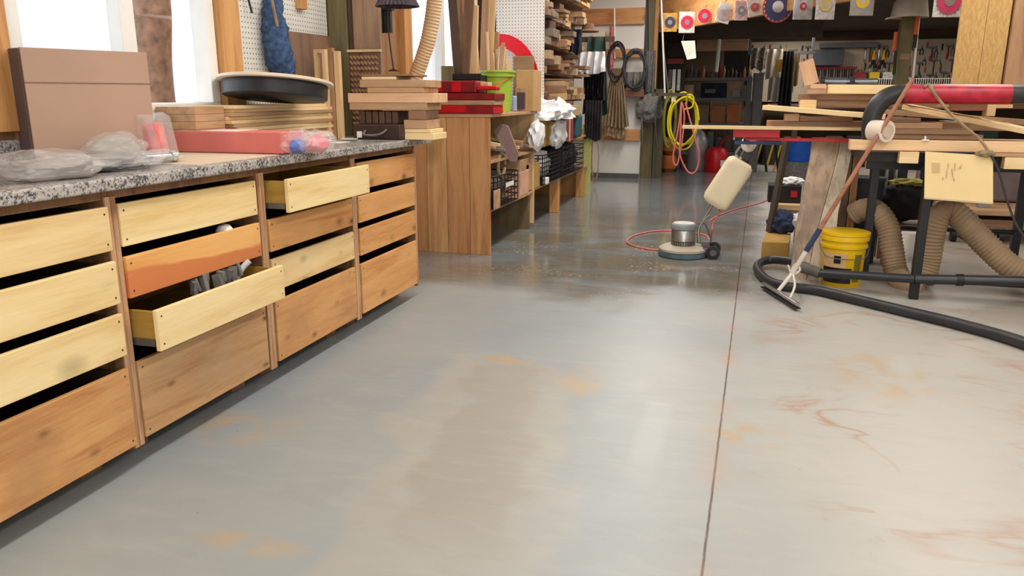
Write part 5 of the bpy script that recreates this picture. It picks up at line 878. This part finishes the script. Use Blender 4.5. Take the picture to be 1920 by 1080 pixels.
# padded tube
YT = 5.1; L = [ay(1634, 262, YT), ay(1633, 238, YT), ay(1638, 212, YT), ay(1655, 188, YT), ay(1680, 177, YT), ay(1720, 175, YT), ay(1760, 175.5, YT)]
pt = thing('padded_tube', (1.2, YT, .95), 'thick bent black tube with red sleeve over the lumber', 'tube'); build('bent_tube', M().tube(L, .053, 20), blkr, pt, smooth=True); e0 = ay(1694, 176, YT); e1 = ay(1894, 177, YT); k = M().cyl(e0, e1, .056, n=24); build('red_sleeve', k, plain('worn red sleeve', (176, 30, 52), .36, var=.35, scale=18), pt, smooth=True); build('straight_tube', M().cyl(e1, ay(2100, 178, YT), .055, n=24), blkr, pt, smooth=True)
build('strap_ring', M().tube([ay(1735, 163, YT - .058), ay(1741, 158, YT - .02), ay(1748, 163, YT - .058), ay(1752, 178, YT - .065)], .006, 6), canv, pt, smooth=True)
P = ay(1652, 246, 5.0); wr = thing('tape_roll', P, 'white round roll hanging where the tube meets the front board', 'roll'); build('roll_body', M().cyl(P + Vector((-.035, .06, .0)), P + Vector((.03, -.02, 0)), .062, n=32), plain('soft white', (222, 208, 192), .6, var=.1), wr, smooth=True); build('roll_core', M().cyl(P + Vector((.031, -.021, 0)), P + Vector((.036, -.027, 0)), .04, n=24), plain('roll core', (198, 178, 158), .7), wr, smooth=True)
# cable and cardboard sheet
build('thin_cable', M().tube([ay(1741, 160, 5.0), ay(1775, 205, 4.97), ay(1806, 235, 4.96), ay(1838, 262, 4.95), ay(1856, 288, 4.93)], .008, 8), canv, label='tan cable tied from the padded tube to the paper sheet', cat='cable', smooth=True); build('thin_cable', M().tube([ay(1856, 288, 4.92), ay(1872, 320, 4.95), ay(1888, 375, 4.98), ay(1905, 420, 5.0), ay(1925, 450, 5.0)], .006, 8), dgry, label='grey cable dropping right of the paper sheet', cat='cable', smooth=True)
build('cord_knot', M().blob(ay(1848, 288, 4.93), (.045, .02, .018), .4, 3, 3), canv, label='frayed knot at the top corner of the paper sheet', cat='knot', smooth=True)
ps = thing('paper_sheet', ay(1798, 335, 4.94), 'large cream paper sheet with faint pencil scribbles on the table edge', 'paper'); k = M(); pc_ = [ay(1735, 284, 4.94), ay(1856, 292, 4.94), ay(1862, 300, 4.94), ay(1862, 380, 4.94), ay(1733, 370, 4.94)]; k.prism(pc_, (0, .006, 0)); build('sheet', k, paper, ps); build('bottom_edge', M().prism([ay(1733, 370, 4.938), ay(1862, 380, 4.938), ay(1862, 383, 4.938), ay(1733, 373, 4.938)], (0, .01, 0)), plain('sheet edge', (206, 184, 146), .7), ps)
random.seed(9)
k = M()
for (x, y, l_) in ((1778, 306, 10), (1791, 306, 14), (1776, 318, 16), (1785, 316, 16), (1803, 308, 8), (1768, 332, 6), (1788, 333, 7), (1800, 312, 5)): k.bar(ay(x, y, 4.936), ay(x + random.uniform(-2, 2), y + l_, 4.936), .003, .003)
for j in range(5): k.bar(ay(1747, 306 + j * 4, 4.936), ay(1763, 307 + j * 4, 4.936), .002, .003)
build('pencil_mark', k, ink, ps)
# ------------------------------------------------------------ live edge slab
sl = thing('live_edge_slab', (.45, 5.6, 0), 'grey brown live edge slab leaning on the table corner', 'wood slab'); Yt, Yb = 5.5, 5.35
slm = wood('weathered slab', (204, 178, 152), (156, 130, 106), 'Z', grain=1.5, dirt=(112, 104, 94)); 
Lf = [(1524, 258), (1519, 300), (1509, 345), (1500, 390), (1491, 440), (1484, 492)]; Rt = [(1576, 258), (1568, 300), (1556, 345), (1541, 400), (1527, 450), (1514, 500)]
k = M()
def YS(py): return 5.72 - .3 * (py - 258) / 240
for i in range(5):
    q4 = [ay(*Lf[i], YS(Lf[i][1])), ay(*Rt[i], YS(Rt[i][1])), ay(*Rt[i + 1], YS(Rt[i + 1][1])), ay(*Lf[i + 1], YS(Lf[i + 1][1]))]
    if i == 4: q4[2].z = q4[3].z = .0
    k.hexa([q4[3], q4[2], q4[2] + Vector((0, .06, 0)), q4[3] + Vector((0, .06, 0)), q4[0], q4[1], q4[1] + Vector((0, .06, 0)), q4[0] + Vector((0, .06, 0))])
bmesh.ops.remove_doubles(k.b, verts=k.b.verts, dist=.0005); build('slab_body', k, slm, sl)
E2 = [(1577, 258), (1569, 300), (1557, 345), (1542, 400), (1528, 450), (1515, 500)]; E3 = [(1601, 262), (1593, 305), (1583, 350), (1571, 400), (1558, 450), (1545, 500)]; k = M()
for i in range(5):
    q4 = [ay(*E2[i], YS(E2[i][1])), ay(*E3[i], YS(E3[i][1]) + .02), ay(*E3[i + 1], YS(E3[i + 1][1]) + .02), ay(*E2[i + 1], YS(E2[i + 1][1]))]
    if i == 4: q4[2].z = q4[3].z = .0
    k.hexa([q4[3], q4[2], q4[2] + Vector((0, .05, 0)), q4[3] + Vector((0, .05, 0)), q4[0], q4[1], q4[1] + Vector((0, .05, 0)), q4[0] + Vector((0, .05, 0))])
bmesh.ops.remove_doubles(k.b, verts=k.b.verts, dist=.0005); build('pale_edge', k, wood('pale bark edge', (226, 214, 194), (176, 158, 134), 'Z', grain=1.4), sl, label='pale sawn edge of the slab')
for (x0, x1, m_, l_, Yx) in ((1572, 1587, brnZ, 'brown upright board just behind the slab', 5.85), (1590, 1602, cedZ, 'reddish upright board behind the slab and bucket', 5.9), (1510, 1522, palZ, 'pale upright board just left of the slab top', 6.0)):
    a = ay(x0, 400, Yx).x; c = ay(x1, 400, Yx).x; build('upright_board', M().box(a, c, Yx, Yx + .02, 0, .85), m_, label=l_, cat='board', bevel=.002)
# ------------------------------------------------------------ floor squeegee leaning on the tube
sq = thing('floor_squeegee', az(1478, 560, 0), 'floor squeegee with long brown handle leaning on the padded tube', 'squeegee'); s0 = az(1431, 537, .02); s1 = az(1496, 578, .02); dd_ = (s1 - s0)
build('blade_holder', M().bar(s0 + Vector((0, 0, .022)), s1 + Vector((0, 0, .022)), .02, .018), chrome, sq, bevel=.002); build('rubber_blade', M().bar(s0 + Vector((0, 0, -.002)), s1 + Vector((0, 0, -.002)), .035, .006), blk, sq)
hbz = ay(1492, 500, 5.15); ctop = ay(1713, 148, 5.0); grf = plain('silver grey ferrule', (206, 200, 190), .5)
m1 = s0.lerp(s1, .45) + Vector((0, 0, .03)); m2 = s0.lerp(s1, .78) + Vector((0, 0, .03)); J = az(1486, 512, .15)
build('bracket_arm', M().cyl(m1, J, .012, n=12), grf, sq, smooth=True); build('bracket_arm', M().tube([m2, m2.lerp(J, .5) + Vector((.02, 0, 0)), J], .007, 8), grf, sq, smooth=True)
T0 = J; T1 = ay(1713, 146, 4.98); T0d = (T1 - T0)
build('ferrule', M().cyl(T0, T0 + T0d * .17, .016, .013, n=14), grf, sq, smooth=True); build('blue_collar', M().cyl(T0 + T0d * .12, T0 + T0d * .24, .0165, n=14), bluc, sq, smooth=True); build('handle', M().cyl(T0 + T0d * .2, T1, .0135, .012, n=14), wood('brown handle', (170, 116, 88), (138, 90, 66), 'X'), sq, smooth=True)
# ------------------------------------------------------------ black vacuum hose, wand and cord
hz = .04
vh = thing('vacuum_hose', az(1600, 590, 0), 'thick black vacuum hose looping on the floor at right', 'hose'); g = lambda x, y, z=.032: az(x, y, z)
build('hose_body', M().tube([g(2150, 730), g(1920, 643), g(1800, 608), g(1700, 584), g(1600, 560), g(1530, 544), g(1470, 536), g(1437, 524), g(1420, 504), g(1427, 492, .045), g(1450, 487, .06), g(1490, 492, .08), g(1520, 505, .09), ay(1535, 511, 5.2)], .03, 16), blkr, vh, smooth=True)
w0 = ay(1533, 512, 5.2); build('wand', M().cyl(w0, ay(1715, 523, 5.05), .027, n=18).cyl(ay(1715, 523, 5.05), ay(1990, 529, 4.98), .03, n=18), plain('charcoal wand', (46, 48, 54), .35), vh, smooth=True, label='straight charcoal wand'); build('cuff', M().cyl(ay(1500, 500, 5.25), ay(1537, 512, 5.2), .036, .034, n=18), plain('dusty cuff', (92, 88, 84), .7), vh, smooth=True); build('coupling', M().cyl(ay(1793, 525, 5.03), ay(1806, 525, 5.03), .036, n=18), blk, vh, smooth=True)
build('tied_cord', M().tube([g(1478, 498, .1), g(1486, 515, .13), g(1500, 506, .14), g(1492, 495, .13), g(1484, 508, .14), g(1475, 530, .06)], .007, 7), plain('off white cord', (214, 206, 190), .8), label='off white cord tying the squeegee to the hose', cat='cord', smooth=True)
# ------------------------------------------------------------ ribbed dust ducts
def ribbed(label, pts, r): return build('flexible_duct', M().tube(pts, r, 22, ribs=.0115), duct, label=label, cat='duct', smooth=True)
ribbed('tan ribbed duct arching down beside the yellow bucket', [ay(1600, 402, 5.75), ay(1622, 392, 5.7), ay(1645, 398, 5.6), ay(1664, 425, 5.55), ay(1672, 465, 5.5), ay(1680, 510, 5.45), ay(1698, 534, 5.35), ay(1730, 545, 5.3)], .072)
ribbed('tan ribbed duct arching up behind the black leg then right', [ay(1728, 530, 5.36), ay(1740, 490, 5.4), ay(1748, 440, 5.4), ay(1762, 405, 5.4), ay(1785, 397, 5.4), ay(1808, 415, 5.38), ay(1850, 460, 5.35), ay(1900, 503, 5.3), ay(1990, 545, 5.25)], .075)
# ------------------------------------------------------------ yellow bucket
P = az(1578, 541, 0); yb = thing('yellow_bucket', (P.x, P.y + .13, 0), 'yellow plastic pail with dark labels under the table corner', 'bucket'); c = Vector((P.x + .005, P.y + .13, 0))
build('pail_body', M().lathe([(.118, 0), (.12, .004), (.132, .25), (.142, .255), (.143, .272), (.135, .277), (.136, .3), (.147, .302), (.148, .33), (.146, .333)], c, 44), yel, yb, smooth=True); build('lid', M().lathe([(.147, .334), (.15, .336), (.15, .352), (.14, .356), (.02, .352)], c, 44), yel, yb, smooth=True)
def band(r, z0_, z1_, a0, a1, mat, name, lbl=None):
    k = M(); n = 14; F = []
    for i in range(n + 1): t_ = R(a0 + (a1 - a0) * i / n); F.append([k.b.verts.new(c + Vector((rr * math.cos(t_), rr * math.sin(t_), zz))) for rr, zz in ((r + (z0_ * .048), z0_), (r + z1_ * .048, z1_), (r + z1_ * .048 + .0015, z1_), (r + z0_ * .048 + .0015, z0_))])
    for i in range(n):
        for j in range(4): k.b.faces.new((F[i][j], F[i + 1][j], F[i + 1][(j + 1) % 4], F[i][(j + 1) % 4]))
    k.b.faces.new(F[0]); k.b.faces.new(F[-1][::-1]); build(name, k, mat, yb, label=lbl)
band(.1222, .03, .13, 205, 290, blk, 'dark_label', 'dark lower label'); band(.1222, .132, .225, 205, 272, plain('beige label', (206, 170, 124), .6), 'beige_label', 'beige label panel'); band(.1245, .16, .21, 240, 258, blk, 'black_mark', 'black symbol on the beige panel'); band(.1222, .04, .22, 296, 318, plain('olive print', (120, 106, 20), .6), 'side_label', 'olive vertical print')
build('wire_handle', M().tube([c + Vector((-.15, 0, .26)), c + Vector((-.1, -.13, .2)), c + Vector((.1, -.13, .2)), c + Vector((.15, 0, .26))], .003, 6), grym, yb, smooth=True)
# dark bin behind
P = az(1612, 478, 0); build('trash_bin', M().lathe([(.11, 0), (.13, .6), (.14, .605), (.14, .63)], (ay(1618, 400, 6.1).x, 6.15, 0), 32), plain('dark slate bin', (50, 54, 60), .5), label='dark slate round bin behind the yellow pail', cat='bin', smooth=True)
# ------------------------------------------------------------ things left of the slab
pl = thing('leaning_bar', az(1452, 440, 0), 'dark brown bar leaning left of the slab', 'bar'); build('bar', M().bar(ay(1442, 435, 6.45), ay(1476, 262, 6.35), .035, .05), plain('dark brown bar', (92, 78, 72), .6), pl, bevel=.003)
wbx = az(1450, 485, 0); build('wood_block', M().hexa([az(1426, 488), az(1476, 490), az(1480, 470), az(1434, 468), *[v + Vector((0, 0, .14)) for v in (az(1426, 488), az(1476, 490), az(1480, 470), az(1434, 468))]]), card2, label='yellow brown cardboard block on the floor beside the slab', cat='cardboard box', bevel=.003)
x = ay(1450, 340, 6.5).x; shf = thing('low_rack', (x, 6.7, 0), 'low dark shelf stand crammed with scraps left of the slab', 'shelf stand'); xa, xb = ay(1446, 400, 6.5).x, ay(1506, 400, 6.5).x
for z_ in (.16, .3): build('shelf', M().box(xa, xb, 6.5, 6.9, z_, z_ + .015), brnX, shf)
for xx_ in (xa, xb - .03): 
    for yy in (6.5, 6.87): build('leg', M().box(xx_, xx_ + .03, yy, yy + .03, 0, .159), brnZ, shf)
for xx_ in (xa + .04, xb - .06): build('bracket', M().box(xx_, xx_ + .02, 6.6, 6.62, .1755, .2995), brnZ, shf)
build('leg', M().box(xa, xa + .02, 6.85, 6.87, .1755, .2995), brnZ, shf)
build('blue_jeans_rag', M().blob(((xa + xb) / 2 - .02, 6.48, .225), (.11, .1, .09), .4, 2.5, 4, seed=12), bluc, label='dark blue rag stuffed under the low shelf stand', cat='rag', smooth=True); build('white_rag', M().blob((xb - .04, 6.45, .23), (.07, .07, .07), .4, 2.5, 3, seed=15), wclo, label='pale rag beside the dark blue rag', cat='rag', smooth=True)
build('wood_piece', M().box(xa + .03, xb + .02, 6.5, 6.75, .316, .36), palX, label='pale wood piece on the low shelf stand', cat='board', bevel=.004); build('black_box', M().box(xa - .03, xb - .02, 6.6, 6.85, .361, .5), plain('black mesh', (34, 32, 34), .7), label='black box with red marks on the low shelf stand', cat='box', bevel=.005); build('red_mark', M().box(xb - .1, xb - .05, 6.593, 6.599, .41, .46), red, label='red connector on the black box', cat='connector'); build('white_rag', M().blob((xa + .15, 6.7, .525), (.09, .08, .035), .4, 2.5, 3, seed=25), wclo, label='white rag on top of the black box', cat='rag', smooth=True)
# ------------------------------------------------------------ behind and beneath the table
ts = thing('tool_stand', (1.2, 6.6, 0), 'dark machine stand with chrome tubes behind the table legs', 'stand'); Yq = 6.4
for px in (1660, 1677): build('chrome_tube', M().cyl((ay(px, 350, Yq).x, Yq, .35), (ay(px, 350, Yq).x, Yq, .82), .012), chrome, ts, smooth=True)
build('machine_body', M().box(ay(1640, 350, 6.6).x, ay(1700, 350, 6.6).x, 6.6, 6.95, .3, .85), plain('dark machine', (38, 38, 42), .5, var=.4, scale=14), ts, bevel=.02); build('base_frame', M().box(ay(1650, 350, 6.42).x, ay(1690, 350, 6.42).x, 6.36, 6.95, .3, .345), blkm, ts); 
for px in (1653, 1683):
    for yy in (6.38, 6.88): build('leg', M().box(ay(px, 350, 6.42).x, ay(px, 350, 6.42).x + .03, yy, yy + .03, 0, .299), blkm, ts)
bg_ = thing('black_bag', (1.5, 6.9, 0), 'black tool bag with yellow straps hanging behind the table leg', 'bag'); P = ay(1700, 375, 6.2); build('bag_body', M().blob(P, (.17, .14, .15), .2, 2, 4, seed=3), plain('black nylon', (36, 34, 36), .8, var=.4), bg_, smooth=True); build('yellow_strap', M().blob(P + Vector((.0, -.06, .13)), (.12, .05, .03), .5, 3, 3), plain('dull yellow', (160, 148, 70), .7), bg_, smooth=True)
build('bag_stool', M().box(P.x - .16, P.x + .2, 6.05, 6.4, .26, .30).box(P.x - .14, P.x - .1, 6.1, 6.14, 0, .26).box(P.x + .14, P.x + .18, 6.1, 6.14, 0, .26).box(P.x - .14, P.x - .1, 6.32, 6.36, 0, .26).box(P.x + .14, P.x + .18, 6.32, 6.36, 0, .26), tanX, label='small wooden stool under the black tool bag', cat='stool', bevel=.003)
# rolling cart
cx0, cx1 = ay(1772, 440, 7.2).x, ay(1960, 440, 7.2).x; ctp = thing('rolling_cart', ((cx0 + cx1) / 2, 7.5, 0), 'low rolling cart on black casters behind the ducts', 'cart'); build('deck', M().box(cx0, cx1, 7.2, 8.0, .24, .29), cedX, ctp, bevel=.004); build('lower_board', M().box(cx0 + .05, cx1 - .05, 7.25, 7.9, .13, .2), brnX, ctp)
for (x, y) in ((cx0 + .08, 7.28), (cx1 - .3, 7.28), (cx0 + .08, 7.9), (cx1 - .3, 7.9)):
    cs_ = build('caster', M().cyl((x - .02, y, .055), (x + .02, y, .055), .055, n=24), blk, ctp, smooth=True); build('caster_fork', M().box(x - .03, x + .03, y - .02, y + .02, .1105, .129).box(x - .03, x - .024, y - .015, y + .015, .03, .11).box(x + .024, x + .03, y - .015, y + .015, .03, .11), grym, cs_)
build('grey_upright', M().box(ay(1832, 400, 7.3).x, ay(1852, 400, 7.3).x, 7.3, 7.36, .291, .85), plain('grey upright', (150, 152, 156), .4, .5), label='grey metal upright standing on the rolling cart', cat='upright', bevel=.003)
build('dark_machine', M().box(cx1 - .8, cx1 + .5, 7.7, 8.3, .3, .62), plain('mauve grey machine', (110, 98, 96), .6, var=.2), label='mauve grey machine body low at the right photo edge', cat='machine', bevel=.02); build('tool_heap', M().blob((ay(1890, 350, 7.0).x, 7.9, .7), (.3, .2, .09), .4, 3, 4, seed=6), plain('dark heap', (60, 58, 48), .8, var=.6, scale=20), label='dark heap of straps on the machine at the right edge', cat='heap', smooth=True)
build('side_bench', M().box(2.2, 4.6, 9.4, 10.4, .85, .92).box(2.2, 2.28, 9.4, 10.4, 0, .85).box(4.5, 4.58, 9.4, 10.4, 0, .85), drkX, label='dark workbench far behind the rolling cart', cat='workbench', bevel=.004)
for i in range(5): build('storage_tub', M().box(2.35 + i * .42, 2.7 + i * .42, 9.5, 10.0, .0, .4 + .08 * (i % 2)), plain('dark tub b%d' % (i % 2), [(48, 50, 58), (70, 56, 50)][i % 2], .6), label='%s dark tub below the far dark workbench' % ORD[i], cat='tub', group='tubs under the dark workbench', bevel=.01)
bpy.context.view_layer.update()
